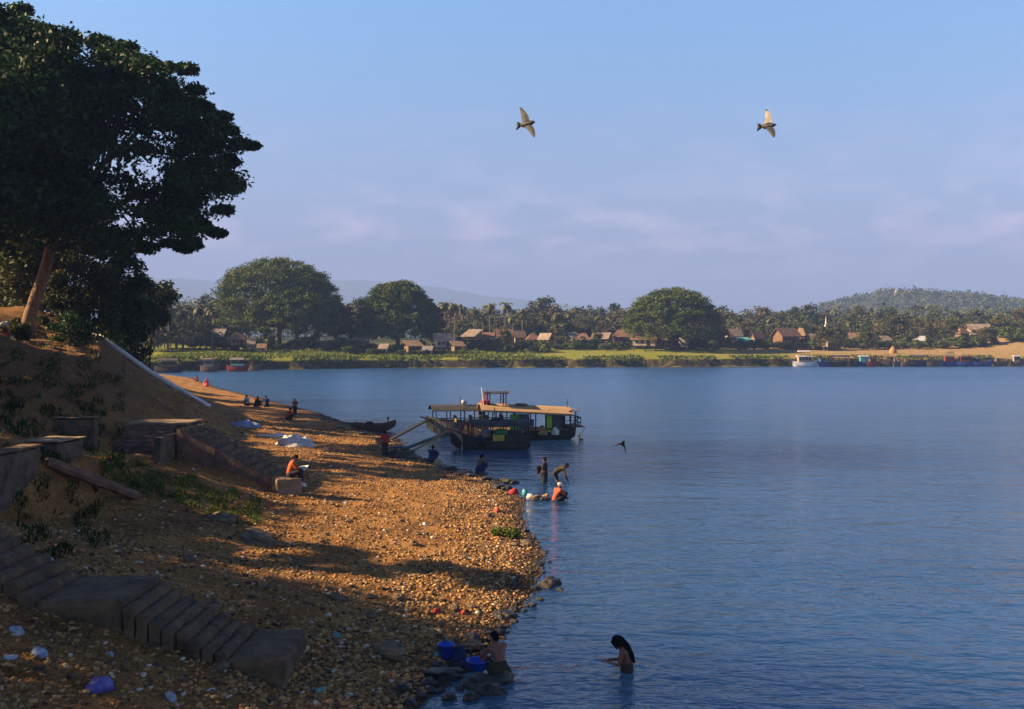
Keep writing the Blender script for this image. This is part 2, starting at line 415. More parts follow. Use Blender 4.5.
def ground_mat(name, layers_fn):
    m = bpy.data.materials.new(name); m.use_nodes = True
    layers_fn(m.node_tree, m.node_tree.nodes['Principled BSDF']); return m
def noise_node(t, vec, scale, detail=5, rough=0.6):
    n = N(t, 'ShaderNodeTexNoise'); n.inputs['Scale'].default_value = scale; n.inputs['Detail'].default_value = detail; n.inputs['Roughness'].default_value = rough
    t.links.new(vec, n.inputs['Vector']); return n
def ramp(t, fac, stops):
    r = N(t, 'ShaderNodeValToRGB'); cr = r.color_ramp
    cr.elements[0].position = stops[0][0]; cr.elements[0].color = (*stops[0][1], 1)
    cr.elements[1].position = stops[-1][0]; cr.elements[1].color = (*stops[-1][1], 1)
    for p, c in stops[1:-1]:
        el = cr.elements.new(p); el.color = (*c, 1)
    t.links.new(fac, r.inputs[0]); return r
def mixc(t, fac, a_, b__):
    m = N(t, 'ShaderNodeMix', data_type='RGBA')
    if isinstance(fac, float): m.inputs[0].default_value = fac
    else: t.links.new(fac, m.inputs[0])
    for i, s in ((6, a_), (7, b__)):
        if isinstance(s, tuple): m.inputs[i].default_value = (*s, 1)
        else: t.links.new(s, m.inputs[i])
    return m
def bank_layers(t, b):
    g = N(t, 'ShaderNodeNewGeometry'); pos = g.outputs['Position']
    sp = N(t, 'ShaderNodeSeparateXYZ'); t.links.new(pos, sp.inputs[0])
    n1 = noise_node(t, pos, 0.45, 6); n2 = noise_node(t, pos, 5.0, 6, 0.7); n3 = noise_node(t, pos, 13.0, 5, 0.75)
    c1 = ramp(t, n1.outputs[0], [(0.32, (0.17, 0.082, 0.028)), (0.5, (0.33, 0.165, 0.05)), (0.68, (0.44, 0.235, 0.075))])
    mxn = N(t, 'ShaderNodeMath', operation='MULTIPLY_ADD'); mxn.inputs[1].default_value = 0.55; t.links.new(n3.outputs[0], mxn.inputs[0])
    hlf = N(t, 'ShaderNodeMath', operation='MULTIPLY'); hlf.inputs[1].default_value = 0.45; t.links.new(n2.outputs[0], hlf.inputs[0]); t.links.new(hlf.outputs[0], mxn.inputs[2])
    c2 = ramp(t, mxn.outputs[0], [(0.30, (0.2, 0.17, 0.15)), (0.45, (0.85, 0.80, 0.74)), (0.54, (1.2, 1.2, 1.2)), (0.72, (1.75, 1.75, 1.75))])
    mm = N(t, 'ShaderNodeMix', data_type='RGBA', blend_type='MULTIPLY'); mm.inputs[0].default_value = 0.95
    t.links.new(c1.outputs[0], mm.inputs[6]); t.links.new(c2.outputs[0], mm.inputs[7])
    # bare clay on the steep bank
    mr = N(t, 'ShaderNodeMapRange'); mr.inputs[1].default_value = 2.6; mr.inputs[2].default_value = 4.6
    t.links.new(sp.outputs['Z'], mr.inputs[0])
    clay = ramp(t, n2.outputs[0], [(0.3, (0.14, 0.065, 0.025)), (0.7, (0.30, 0.15, 0.055))])
    m2 = mixc(t, mr.outputs[0], mm.outputs[2], clay.outputs[0])
    # wet strip along the waterline
    wet = N(t, 'ShaderNodeMapRange'); wet.inputs[1].default_value = 0.22; wet.inputs[2].default_value = 0.04
    t.links.new(sp.outputs['Z'], wet.inputs[0])
    m3 = mixc(t, wet.outputs[0], m2.outputs[2], (0.045, 0.034, 0.024))
    t.links.new(m3.outputs[2], b.inputs['Base Color'])
    b.inputs['Roughness'].default_value = 0.9; b.inputs['Specular IOR Level'].default_value = 0.2
    bp = N(t, 'ShaderNodeBump'); bp.inputs['Strength'].default_value = 0.9; bp.inputs['Distance'].default_value = 0.11
    ad = N(t, 'ShaderNodeMath', operation='ADD'); t.links.new(n2.outputs[0], ad.inputs[0]); t.links.new(n3.outputs[0], ad.inputs[1])
    t.links.new(ad.outputs[0], bp.inputs['Height']); t.links.new(bp.outputs[0], b.inputs['Normal'])
M['bank'] = ground_mat('river_bank_soil', bank_layers)
np_mesh('river_bank', V.reshape(-1, 3), F, M['bank'], smooth=True, kind='structure')

# --- far bank and plain
YF_X = [-3000, -200, -130, -100, -73, -60, -28, 0, 75, 137, 300, 3000]
YF_Y = [190, 195, 205, 214, 227, 240, 254, 258, 270, 275, 285, 300]
def G(x, y):
    d = y - np.interp(x, YF_X, YF_Y)
    j = noise.noise(Vector((x * 0.12, 0.3, 0))) * 1.6 + noise.noise(Vector((x * 0.5, 4.3, 0))) * 0.7
    cut = 2.5 + noise.noise(Vector((x * 0.05, 7.0, 0))) * 0.5
    z = float(np.interp(d + j, [-30, -4, 0, 0.8, 2.0, 12, 32, 75, 160, 600, 2500, 7000], [-4, -1, 0.05, cut * 0.8, cut, 3.0, 4.0, 5.3, 6.2, 11, 14, 14]))
    if d > 3: z += noise.noise(Vector((x * 0.05, y * 0.05, 2.0))) * 0.5
    if d > 300:
        h = 46 * math.exp(-(abs((x - 452) / 105) ** 2.2) - ((y - 1150) / 170) ** 2) + 30 * math.exp(-((x - 600) / 95) ** 2 - ((y - 1180) / 170) ** 2)
        h += 16 * math.exp(-((x - 310) / 90) ** 2 - ((y - 1150) / 170) ** 2) + 20 * math.exp(-((x - 760) / 120) ** 2 - ((y - 1150) / 200) ** 2)
        z += h * (1 + 0.10 * noise.noise(Vector((x * 0.02, y * 0.02, 5))))
    # sandy rise at the right end of the pasture
    z += 4.6 * math.exp(-((x - 165) / 22) ** 2 - ((y - 322) / 20) ** 2)
    return z
gx = np.concatenate([np.arange(-3000, -200, 200), np.arange(-200, 220, 1.6), np.arange(220, 900, 15), np.arange(900, 3400, 250)])
gd = np.concatenate([[-30, -8, -4, -2, -1, -0.4, 0, 0.4, 0.8, 1.2, 1.7, 2.3, 3, 4.5, 6.5], np.arange(9, 110, 3.0), np.arange(112, 300, 15), np.arange(300, 1400, 28), [1500, 1800, 2400, 3200, 4500, 6000]])
GV = np.zeros((len(gd), len(gx), 3))
for i, d in enumerate(gd):
    for j, x in enumerate(gx):
        y = float(np.interp(x, YF_X, YF_Y)) + d
        GV[i, j] = (x, y, G(x, y))
idx = np.arange(len(gd) * len(gx)).reshape(len(gd), len(gx))
GF = np.stack([idx[:-1, :-1], idx[1:, :-1], idx[1:, 1:], idx[:-1, 1:]], -1).reshape(-1, 4)[:, ::-1]
def plain_layers(t, b):
    g = N(t, 'ShaderNodeNewGeometry'); pos = g.outputs['Position']
    sp = N(t, 'ShaderNodeSeparateXYZ'); t.links.new(pos, sp.inputs[0])
    mp = N(t, 'ShaderNodeMapping'); mp.inputs['Scale'].default_value = (0.35, 1.2, 1.0); t.links.new(pos, mp.inputs[0])
    n1 = noise_node(t, mp.outputs[0], 0.10, 6); n2 = noise_node(t, pos, 0.9, 6, 0.7); n3 = noise_node(t, mp.outputs[0], 0.035, 4)
    green = ramp(t, n2.outputs[0], [(0.3, (0.085, 0.115, 0.016)), (0.5, (0.19, 0.20, 0.028)), (0.7, (0.30, 0.26, 0.05))])
    sand = ramp(t, n2.outputs[0], [(0.3, (0.22, 0.15, 0.07)), (0.7, (0.38, 0.26, 0.12))])
    # sandier towards +X
    mr = N(t, 'ShaderNodeMapRange'); mr.inputs[1].default_value = 30; mr.inputs[2].default_value = 165
    t.links.new(sp.outputs['X'], mr.inputs[0])
    ad = N(t, 'ShaderNodeMath', operation='ADD'); t.links.new(mr.outputs[0], ad.inputs[0]); t.links.new(n1.outputs[0], ad.inputs[1])
    fr = ramp(t, ad.outputs[0], [(0.62, (0, 0, 0)), (1.0, (1, 1, 1))])
    m1 = mixc(t, fr.outputs[0], green.outputs[0], sand.outputs[0])
    # steep earth of the cut bank
    sn = N(t, 'ShaderNodeSeparateXYZ'); t.links.new(g.outputs['True Normal'], sn.inputs[0])
    st_ = N(t, 'ShaderNodeMapRange'); st_.inputs[1].default_value = 0.86; st_.inputs[2].default_value = 0.6
    t.links.new(sn.outputs['Z'], st_.inputs[0])
    earth = ramp(t, n2.outputs[0], [(0.35, (0.025, 0.024, 0.014)), (0.55, (0.07, 0.055, 0.03)), (0.72, (0.24, 0.16, 0.09))])
    m2 = mixc(t, st_.outputs[0], m1.outputs[2], earth.outputs[0])
    # scrubby ground further inland
    inl = N(t, 'ShaderNodeMapRange'); inl.inputs[1].default_value = 320; inl.inputs[2].default_value = 420
    t.links.new(sp.outputs['Y'], inl.inputs[0])
    m3 = mixc(t, inl.outputs[0], m2.outputs[2], (0.045, 0.055, 0.022))
    t.links.new(m3.outputs[2], b.inputs['Base Color'])
    b.inputs['Roughness'].default_value = 0.95; b.inputs['Specular IOR Level'].default_value = 0.1
    bp = N(t, 'ShaderNodeBump'); bp.inputs['Strength'].default_value = 0.6; bp.inputs['Distance'].default_value = 0.4
    t.links.new(n2.outputs[0], bp.inputs['Height']); t.links.new(bp.outputs[0], b.inputs['Normal'])
M['plain'] = ground_mat('far_bank_ground', plain_layers)
np_mesh('ground', GV.reshape(-1, 3), GF, M['plain'], smooth=True, kind='structure')

# --- mountains on the skyline
mx_ = np.arange(-3650, 3300, 60.0); my_ = np.arange(4300, 6200, 110.0)
MV = np.zeros((len(my_), len(mx_), 3))
for i, y in enumerate(my_):
    for j, x in enumerate(mx_):
        px = CX + x / 5200 * FOC
        top = float(np.interp(px, [-300, 60, 120, 180, 240, 300, 360, 410, 450, 500, 560, 620, 800, 1100], [330, 330, 318, 322, 300, 296, 312, 296, 268, 228, 190, 160, 120, 100]))
        fall = math.exp(-((y - 5200) / 460) ** 2)
        MV[i, j] = (x, y, 12 + top * 1.02 * fall * (1 + 0.05 * noise.fractal(Vector((x * 0.004, y * 0.004, 1)), 0.9, 2.0, 4)) )
idx = np.arange(len(my_) * len(mx_)).reshape(len(my_), len(mx_))
MF = np.stack([idx[:-1, :-1], idx[1:, :-1], idx[1:, 1:], idx[:-1, 1:]], -1).reshape(-1, 4)[:, ::-1]
M['mountain'] = mat('forested_mountain', (0.06, 0.075, 0.04), (0.035, 0.05, 0.03), 0.95, 0.004, 0, coords='Object')
np_mesh('mountains', MV.reshape(-1, 3), MF, M['mountain'], smooth=True, kind='structure')

# ------------------------------------------------------------------ water
def water_layers(t, b):
    g = N(t, 'ShaderNodeNewGeometry'); pos = g.outputs['Position']
    mp = N(t, 'ShaderNodeMapping'); mp.inputs['Scale'].default_value = (0.55, 1.0, 1.0); mp.inputs['Rotation'].default_value = (0, 0, R(12)); t.links.new(pos, mp.inputs[0])
    mp2 = N(t, 'ShaderNodeMapping'); mp2.inputs['Scale'].default_value = (0.028, 0.10, 1.0); t.links.new(pos, mp2.inputs[0])
    n1 = noise_node(t, mp.outputs[0], 1.15, 4, 0.55); n2 = noise_node(t, mp.outputs[0], 4.2, 3, 0.55); n0 = noise_node(t, mp.outputs[0], 0.30, 3, 0.5)
    calm = noise_node(t, mp2.outputs[0], 1.0, 4, 0.55)
    cr_ = ramp(t, calm.outputs[0], [(0.36, (0.78, 0.78, 0.78)), (0.62, (1.1, 1.1, 1.1))])
    # height in metres
    h1 = N(t, 'ShaderNodeMath', operation='MULTIPLY'); h1.inputs[1].default_value = 0.16; t.links.new(n1.outputs[0], h1.inputs[0])
    h2 = N(t, 'ShaderNodeMath', operation='MULTIPLY_ADD'); h2.inputs[1].default_value = 0.055; t.links.new(n2.outputs[0], h2.inputs[0]); t.links.new(h1.outputs[0], h2.inputs[2])
    h0 = N(t, 'ShaderNodeMath', operation='MULTIPLY_ADD'); h0.inputs[1].default_value = 0.22; t.links.new(n0.outputs[0], h0.inputs[0]); t.links.new(h2.outputs[0], h0.inputs[2])
    # rings spreading from the bathers
    acc = None
    for (bx, by, amp, rad) in WADERS:
        dv = N(t, 'ShaderNodeVectorMath', operation='DISTANCE'); t.links.new(pos, dv.inputs[0]); dv.inputs[1].default_value = (bx, by, 0)
        fm = N(t, 'ShaderNodeMath', operation='MULTIPLY'); fm.inputs[1].default_value = 2 * math.pi / 0.42; t.links.new(dv.outputs['Value'], fm.inputs[0])
        sn_ = N(t, 'ShaderNodeMath', operation='SINE'); t.links.new(fm.outputs[0], sn_.inputs[0])
        fo = N(t, 'ShaderNodeMapRange'); fo.inputs[1].default_value = 0.1; fo.inputs[2].default_value = rad; fo.inputs[3].default_value = amp; fo.inputs[4].default_value = 0.0; t.links.new(dv.outputs['Value'], fo.inputs[0])
        pr = N(t, 'ShaderNodeMath', operation='MULTIPLY_ADD'); t.links.new(sn_.outputs[0], pr.inputs[0]); t.links.new(fo.outputs[0], pr.inputs[1])
        t.links.new((acc or h0).outputs[0], pr.inputs[2]); acc = pr
    h0 = acc
    h = N(t, 'ShaderNodeMath', operation='MULTIPLY'); t.links.new(h0.outputs[0], h.inputs[0]); t.links.new(cr_.outputs[0], h.inputs[1])
    bp = N(t, 'ShaderNodeBump'); bp.inputs['Strength'].default_value = WATER_BUMP; bp.inputs['Distance'].default_value = 1.0
    t.links.new(h.outputs[0], bp.inputs['Height']); t.links.new(bp.outputs[0], b.inputs['Normal'])
    b.inputs['Base Color'].default_value = (0.018, 0.070, 0.195, 1)
    rgh = N(t, 'ShaderNodeMapRange'); rgh.inputs[1].default_value = 25; rgh.inputs[2].default_value = 190; rgh.inputs[3].default_value = 0.06; rgh.inputs[4].default_value = 0.3
    spz = N(t, 'ShaderNodeSeparateXYZ'); t.links.new(pos, spz.inputs[0]); t.links.new(spz.outputs['Y'], rgh.inputs[0]); t.links.new(rgh.outputs[0], b.inputs['Roughness'])
    b.inputs['IOR'].default_value = 1.333
    b.subsurface_method = 'BURLEY'; b.inputs['Subsurface Weight'].default_value = 1.0
    b.inputs['Subsurface Radius'].default_value = (1.0, 1.0, 1.0); b.inputs['Subsurface Scale'].default_value = 30.0
    b.inputs['Specular IOR Level'].default_value = 0.5
WADERS = [(*W(627, 671)[:2], 0.02, 1.6), (*W(500, 676)[:2], 0.014, 1.1), (*W(545, 483)[:2], 0.03, 2.0), (*W(557, 481.5)[:2], 0.03, 2.2), (*W(556, 500.5)[:2], 0.025, 1.5)]
WATER_BUMP = 0.85
M['water'] = ground_mat('river_water', water_layers)
wm = MB()
wm.add([(-600, -60, 0), (900, -60, 0), (900, 330, 0), (-600, 330, 0)], [(0, 1, 2, 3)])
tag(wm.build('water', M['water']), kind='structure')

# ------------------------------------------------------------------ foliage
def leaf_arrays(cent, size, upbias=0.4, asp=0.55):
    n = len(cent)
    nrm = rng.normal(size=(n, 3)); nrm[:, 2] += upbias * 2; nrm /= np.linalg.norm(nrm, axis=1)[:, None]
    t = rng.normal(size=(n, 3)); t -= (t * nrm).sum(1)[:, None] * nrm; t /= np.linalg.norm(t, axis=1)[:, None]
    b = np.cross(nrm, t); s = np.asarray(size).reshape(-1, 1) * np.ones((n, 1))
    L = t * s * 0.5; Wd = b * s * 0.5 * asp
    bend = nrm * s * 0.10
    v = np.stack([cent - L - bend, cent - Wd + bend * 0.6, cent + L - bend, cent + Wd + bend * 0.6], 1).reshape(-1, 3)
    f = np.arange(4 * n).reshape(n, 4)
    return v, f
def clump_points(clumps, per, shell=0.45):
    """clumps rows: x y z rx ry rz -> leaf centres and a value per leaf"""
    out = []; var = []
    for c in clumps:
        d = rng.normal(size=(per, 3)); d /= np.linalg.norm(d, axis=1)[:, None]
        r = rng.random(per) ** shell * (1 + 0.22 * np.abs(rng.normal(size=per)) * (rng.random(per) < 0.45))
        out.append(np.array(c[:3]) + d * r[:, None] * np.array(c[3:6])); var.append(np.clip(rng.random() * 0.55 + rng.random(per) * 0.45, 0, 1))
    return np.concatenate(out), np.concatenate(var)
def foliage(name, clumps, per, size, m, parent, shell=0.45, upbias=0.4, kind=None, jit=0.4):
    pts, var = clump_points(clumps, per, shell)
    s = size * (1 - jit / 2 + jit * rng.random(len(pts)))
    v, f = leaf_arrays(pts, s, upbias)
    return np_mesh(name, v, f, m, parent, attrs={'var': var}, kind=kind)

def in_poly(x, y, poly):
    c = False; j = len(poly) - 1
    for i in range(len(poly)):
        xi, yi = poly[i]; xj, yj = poly[j]
        if (yi > y) != (yj > y) and x < (xj - xi) * (y - yi) / (yj - yi) + xi: c = not c
        j = i
    return c

def branch(mb, p0, p1, r0, r1, sag=0.0, wig=0.5, n=6, k=7):
    p0 = Vector(p0); p1 = Vector(p1); L = (p1 - p0).length
    pts = []; rr = []
    for i in range(n + 1):
        t = i / n
        w = math.sin(math.pi * t)
        off = Vector((random.uniform(-1, 1), random.uniform(-1, 1), random.uniform(-1, 1))) * (wig * 0.06 * L * w)
        off.z += -sag * w * L
        pts.append(p0.lerp(p1, t) + off); rr.append(r0 + (r1 - r0) * t)
    mb.tube(pts, rr, k)
    return pts

# the great tree on the bank, its crown reaching into the picture from the left
tb = P(22, 296, 60); tb.z = H(tb.x, tb.y) - 0.2
T1 = thing('broadleaf_tree', 'huge dark spreading tree on the bank top with leaning sunlit trunk, crown against the sky', 'tree', tb)
def rel(p): return Vector(p) - tb
poly = [(-170, 40), (-120, 5), (-60, -10), (0, 4), (25, 6), (52, 22), (100, 34), (122, 46), (150, 58), (190, 66), (186, 78), (206, 98), (226, 116), (256, 140), (238, 160), (246, 186), (222, 204), (226, 236), (195, 244), (165, 236), (140, 250), (135, 300), (90, 290), (60, 240), (0, 226), (-170, 215)]
clumps = []
tries = 0
while len(clumps) < 330 and tries < 20000:
    tries += 1
    px = random.uniform(-160, 256); py = random.uniform(-5, 300)
    if not in_poly(px, py, poly): continue
    if ((px - 105) / 62) ** 2 + ((py - 172) / 27) ** 2 < 1 and random.random() < 0.5: continue
    if py > 215 and 60 < px < 120 and random.random() < 0.6: continue
    rpx = random.uniform(15, 31)
    if not all(in_poly(px + dx * rpx * 0.8, py + dy * rpx * 0.45, poly) for dx, dy in ((1, 0), (-1, 0), (0, 1), (0, -1))): continue
    Y = 58.5 + random.uniform(-8, 5) * (1 - abs(px - 40) / 330)
    p = rel(P(px, py, Y)); r = rpx / 1000 * Y
    clumps.append((p.x, p.y, p.z, r, r, r * random.uniform(0.42, 0.6)))
# twig-end sprays along the outline
edge = [(22, 8), (50, 24), (98, 38), (124, 46), (150, 62), (184, 66), (192, 68), (205, 98), (224, 116), (246, 140), (255, 143), (236, 160), (240, 184), (224, 206), (222, 232), (196, 240), (172, 238), (150, 246), (128, 44), (140, 58), (215, 108), (232, 126), (230, 172), (205, 222), (183, 242), (75, 32), (160, 230), (110, 42), (170, 64), (198, 88)]
for px, py in edge:
    Y = 60 + random.uniform(-3, 3)
    for q in range(2):
        p = rel(P(px - 3 + random.uniform(-5, 5), py + 3 + random.uniform(-3, 3), Y)); r = random.uniform(0.35, 0.7)
        clumps.append((p.x, p.y, p.z, r, r, r * 0.55))
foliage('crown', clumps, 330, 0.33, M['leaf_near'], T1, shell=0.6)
tm = MB()
fork = rel(P(56, 222, 60))
branch(tm, (0, 0, -0.4), fork, 0.40, 0.29, wig=0.25, n=7, k=10)
mains = [(110, 165, 59), (150, 120, 61), (60, 120, 58), (10, 110, 62), (175, 185, 60), (90, 90, 63), (-40, 100, 59)]
ends = []
for px, py, Y in mains:
    q = rel(P(px, py, Y)); pts = branch(tm, fork, q, 0.26, 0.12, wig=0.7, n=6, k=7); ends.append(pts[-1]); ends.append(pts[3])
for c in clumps[::2]:
    c3 = Vector(c[:3]); e0 = min(ends, key=lambda q: (q - c3).length)
    branch(tm, e0, c3, 0.075, 0.02, wig=0.9, n=4, k=5)
tm.build('trunk', M['bark_sunlit'], T1, smooth=True)

def make_tree(name, label, cat_, base, crown, leaf, bark, size=0.4, per=200, rt=0.3, group=None, nbr=10, shell=0.5, lean=(0, 0)):
    """crown: list of clumps relative to base"""
    t = thing(name, label, cat_, base, 0, group)
    foliage('crown', crown, per, size, leaf, t, shell=shell)
    mb = MB()
    cc = Vector(np.mean(np.array(crown)[:, :3], axis=0))
    top = Vector((cc.x * 0.6 + lean[0], cc.y * 0.6 + lean[1], max(cc.z * 0.62, 0.3)))
    pts = branch(mb, (0, 0, -0.3), top, rt, rt * 0.6, wig=0.4, n=5, k=8)
    for c in random.sample(crown, min(nbr, len(crown))):
        branch(mb, pts[random.choice((3, 4, 5))], c[:3], rt * 0.4, rt * 0.08, wig=0.8, n=4, k=5)
    mb.build('trunk', bark, t, smooth=True)
    return t
def dome(w, d, h0, h1, n, r, flat=0.55, hollow=0.35, tilt=0.0):
    """clumps over an umbrella dome of half widths w, d between heights h0 and h1"""
    out = []
    for _ in range(n):
        u = random.random(); ph = random.uniform(0, 2 * math.pi); th = math.acos(1 - u * 0.97)
        k = 1 - hollow * random.random() ** 2
        x = w * math.sin(th) * math.cos(ph) * k; y = d * math.sin(th) * math.sin(ph) * k
        z = h0 + (h1 - h0) * (max(math.cos(th), 0) ** 0.68) * (k ** 0.5)
        rr = r * random.uniform(0.55, 1.5)
        out.append((x, y, z, rr, rr, rr * flat))
    return out
def ball(w, h0, h1, n, r, flat=0.8):
    out = []
    for _ in range(n):
        d = Vector((random.gauss(0, 1), random.gauss(0, 1), random.gauss(0, 1))).normalized() * random.random() ** 0.4
        rr = r * random.uniform(0.7, 1.3)
        out.append((d.x * w, d.y * w, (h0 + h1) / 2 + d.z * (h1 - h0) / 2, rr, rr, rr * flat))
    return out

# understorey and further trees along the bank top on the left
def bank_plant(px, py_mid, Y, wpx, hpx, label, name='shrub', cat_='shrub', leaf='leaf_shade', n=22, per=170, size=0.28, bark='bark', rt=0.10):
    c = P(px, py_mid, Y); b = Vector((c.x, c.y, H(c.x, c.y) - 0.1))
    w = wpx / 1000 * Y; h = hpx / 1000 * Y; zc = c.z - b.z
    cl = ball(w, 0.15 if name == 'shrub' else max((zc - h) * 0.35, 0.3) if name == 'small_tree' else max(zc - h, 0.3), zc + h, int(n * 1.5), w * 0.36)
    return make_tree(name, label, cat_, b, cl, M[leaf], M[bark], size, per, rt, None, 8)
bank_plant(-15, 140, 52, 95, 100, 'tall dark tree at the extreme edge behind the leaning trunk', 'tall_tree', 'tree', 'leaf_near', 70, 260, 0.40, rt=0.35)
bank_plant(-75, 110, 56, 70, 95, 'dark tree mostly cut off by the picture edge', 'tall_tree', 'tree', 'leaf_near', 40, 260, 0.36, rt=0.4)
bank_plant(75, 232, 72, 42, 52, 'shaded small tree with hanging leaves just right of the leaning trunk', 'small_tree', 'tree', 'leaf_shade', 34, 220, 0.30, rt=0.18)
bank_plant(118, 262, 76, 26, 44, 'dark drooping tree under the right side of the great crown', 'small_tree', 'tree', 'leaf_near', 34, 230, 0.30, rt=0.18)
bank_plant(98, 292, 70, 24, 24, 'bush with brownish sunlit leaves above the clay slope', 'shrub', 'shrub', 'leaf_shade', 22, 200, 0.26)
bank_plant(60, 290, 66, 20, 16, 'low olive bush beside the pale post', 'shrub', 'shrub', 'leaf_shade', 16, 170, 0.24)
bank_plant(133, 306, 84, 22, 26, 'dark bush at the crest above the top of the white pipe', 'shrub', 'shrub', 'leaf_near', 24, 200, 0.3)
bank_plant(150, 300, 110, 24, 28, 'yellowish tree rising past the end of the great crown', 'young_tree', 'tree', 'leaf_shade', 26, 200, 0.42, rt=0.2)
bank_plant(115, 330, 100, 24, 14, 'greyish green bush behind the bank edge', 'shrub', 'shrub', 'leaf_shade', 20, 180, 0.4)
bank_plant(18, 328, 55, 16, 9, 'small weedy bush on the lit clay ledge', 'shrub', 'shrub', 'leaf_shade', 12, 120, 0.18)
bank_plant(68, 322, 62, 22, 9, 'shaded low bush along the bank edge', 'shrub', 'shrub', 'leaf_near', 14, 150, 0.2)

# trees and a hedge standing left of the picture: only their shadows reach the beach
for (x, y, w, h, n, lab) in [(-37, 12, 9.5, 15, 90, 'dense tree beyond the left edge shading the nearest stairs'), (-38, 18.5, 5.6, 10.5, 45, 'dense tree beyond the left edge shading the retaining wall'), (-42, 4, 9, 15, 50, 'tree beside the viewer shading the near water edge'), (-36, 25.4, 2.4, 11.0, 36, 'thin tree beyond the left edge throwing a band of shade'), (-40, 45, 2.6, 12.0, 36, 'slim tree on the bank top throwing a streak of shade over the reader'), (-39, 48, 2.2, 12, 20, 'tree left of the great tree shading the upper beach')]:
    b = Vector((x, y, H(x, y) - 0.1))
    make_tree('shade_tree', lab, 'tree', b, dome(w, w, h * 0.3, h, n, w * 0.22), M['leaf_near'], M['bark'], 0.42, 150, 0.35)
for k, (x, y, h) in enumerate([(-26, 10.5, 7.5), (-27, 15, 7.5), (-27.5, 19.5, 7.0), (-28, 24, 4.6), (-28, 28.5, 4.2), (-28.5, 33, 4.4), (-29, 37.5, 4.2), (-30, 42, 4.4), (-31, 46.5, 4.6)]):
    b = Vector((x, y, H(x, y) - 0.1))
    make_tree('hedge_bush', 'dense tall bush of the hedge beyond the left edge', 'bush', b, ball(2.6, 0.2, h, 26, 0.95), M['leaf_near'], M['bark'], 0.36, 130, 0.12, 'hedge beyond the left edge', 6)

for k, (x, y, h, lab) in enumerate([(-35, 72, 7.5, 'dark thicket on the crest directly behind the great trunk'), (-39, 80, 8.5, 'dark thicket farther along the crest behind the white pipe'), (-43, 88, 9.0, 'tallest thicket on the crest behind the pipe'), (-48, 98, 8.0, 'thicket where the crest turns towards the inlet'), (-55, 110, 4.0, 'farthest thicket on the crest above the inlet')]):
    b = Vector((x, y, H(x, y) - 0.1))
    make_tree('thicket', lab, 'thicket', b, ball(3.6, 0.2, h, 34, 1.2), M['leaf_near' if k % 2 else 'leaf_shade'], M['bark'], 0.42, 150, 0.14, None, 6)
# ---- far bank: rain trees
def far_base(px, Y): 
    x = (px - CX) / FOC * Y
    return Vector((x, Y, G(x, Y)))
def rain_tree(px, ptop, pwid, Y, label, n=120, pbase=None, skew=0, flat=0.5, low=0.25):
    b = far_base(px, Y); w = pwid / 1000 * Y
    top = CH + (HY - ptop) / 1000 * Y - b.z
    cl = dome(w * 0.93, w * 0.85, top * low, top * 0.97, int(n * 2.6), w * 0.115, 0.55, 0.32)
    cl = [(c[0] + skew * w * (c[2] / top - 0.5), *c[1:]) for c in cl]
    return make_tree('rain_tree', label, 'tree', b, cl, M['leaf_rain'], M['bark'], 0.58, 150, w * 0.055, None, 26, shell=0.5)
rain_tree(279, 257, 66, 285, 'big umbrella crowned rain tree, tallest of the domed trees on the far bank', 150, skew=-0.12, low=0.2)
rain_tree(297, 284, 46, 276, 'lower bright green rain tree tucked in front of the tallest dome', 90, low=0.2)
rain_tree(336, 302, 24, 292, 'dark shoulder tree on the river side of the tallest dome', 50, low=0.1)
rain_tree(398, 280, 44, 285, 'second domed rain tree above the thatched huts, rounded and dense', 150, low=0.12)
rain_tree(432, 302, 14, 290, 'small dark dome leaning against the second rain tree', 36, low=0.1)
rain_tree(673, 288, 50, 300, 'lone broad dome tree in the middle of the far bank', 140, low=0.1)

# ---- palms
def make_palm(name, label, group):
    t = thing(name, label, 'palm', (0, 0, 0), 0, group)
    mb = MB(); mb.tube([(0, 0, -0.3), (0.15, 0.05, 4), (0.1, 0.15, 8), (0.35, 0.1, 11.5)], [0.24, 0.18, 0.15, 0.13], 7)
    mb.build('trunk', M['bark_far'], t, smooth=True)
    vs = []; fs = []; var = []
    for k in range(18):
        az = k * 2.399; el_ = R(random.uniform(-25, 70)); L = random.uniform(2.6, 3.6)
        d = Vector((math.cos(az), math.sin(az), 0)); side = Vector((-math.sin(az), math.cos(az), 0))
        p = Vector((0.35, 0.1, 11.6)); ang = el_
        v0 = random.random()
        prev = p.copy()
        for i in range(8):
            nx = prev + (d * math.cos(ang) + Vector((0, 0, 1)) * math.sin(ang)) * (L / 8); ang -= R(15)
            wd = 0.62 * math.sin(math.pi * (i + 0.8) / 9)
            for sgn in (-1, 1):
                o = len(vs); dn = Vector((0, 0, -0.45 * wd))
                vs += [prev, nx, nx + side * sgn * wd + dn, prev + side * sgn * wd * 0.9 + dn]
                fs.append((o, o + 1, o + 2, o + 3)); var.append(min(1, v0 * 0.7 + random.random() * 0.3))
            prev = nx
    np_mesh('fronds', np.array([tuple(q) for q in vs]), np.array(fs), M['leaf_palm'], t, attrs={'var': var})
    return t
PALM = [make_palm('palm_tree', 'slender coconut palm with drooping fronds among the village trees', 'palms rising over the far village') for _ in range(3)]
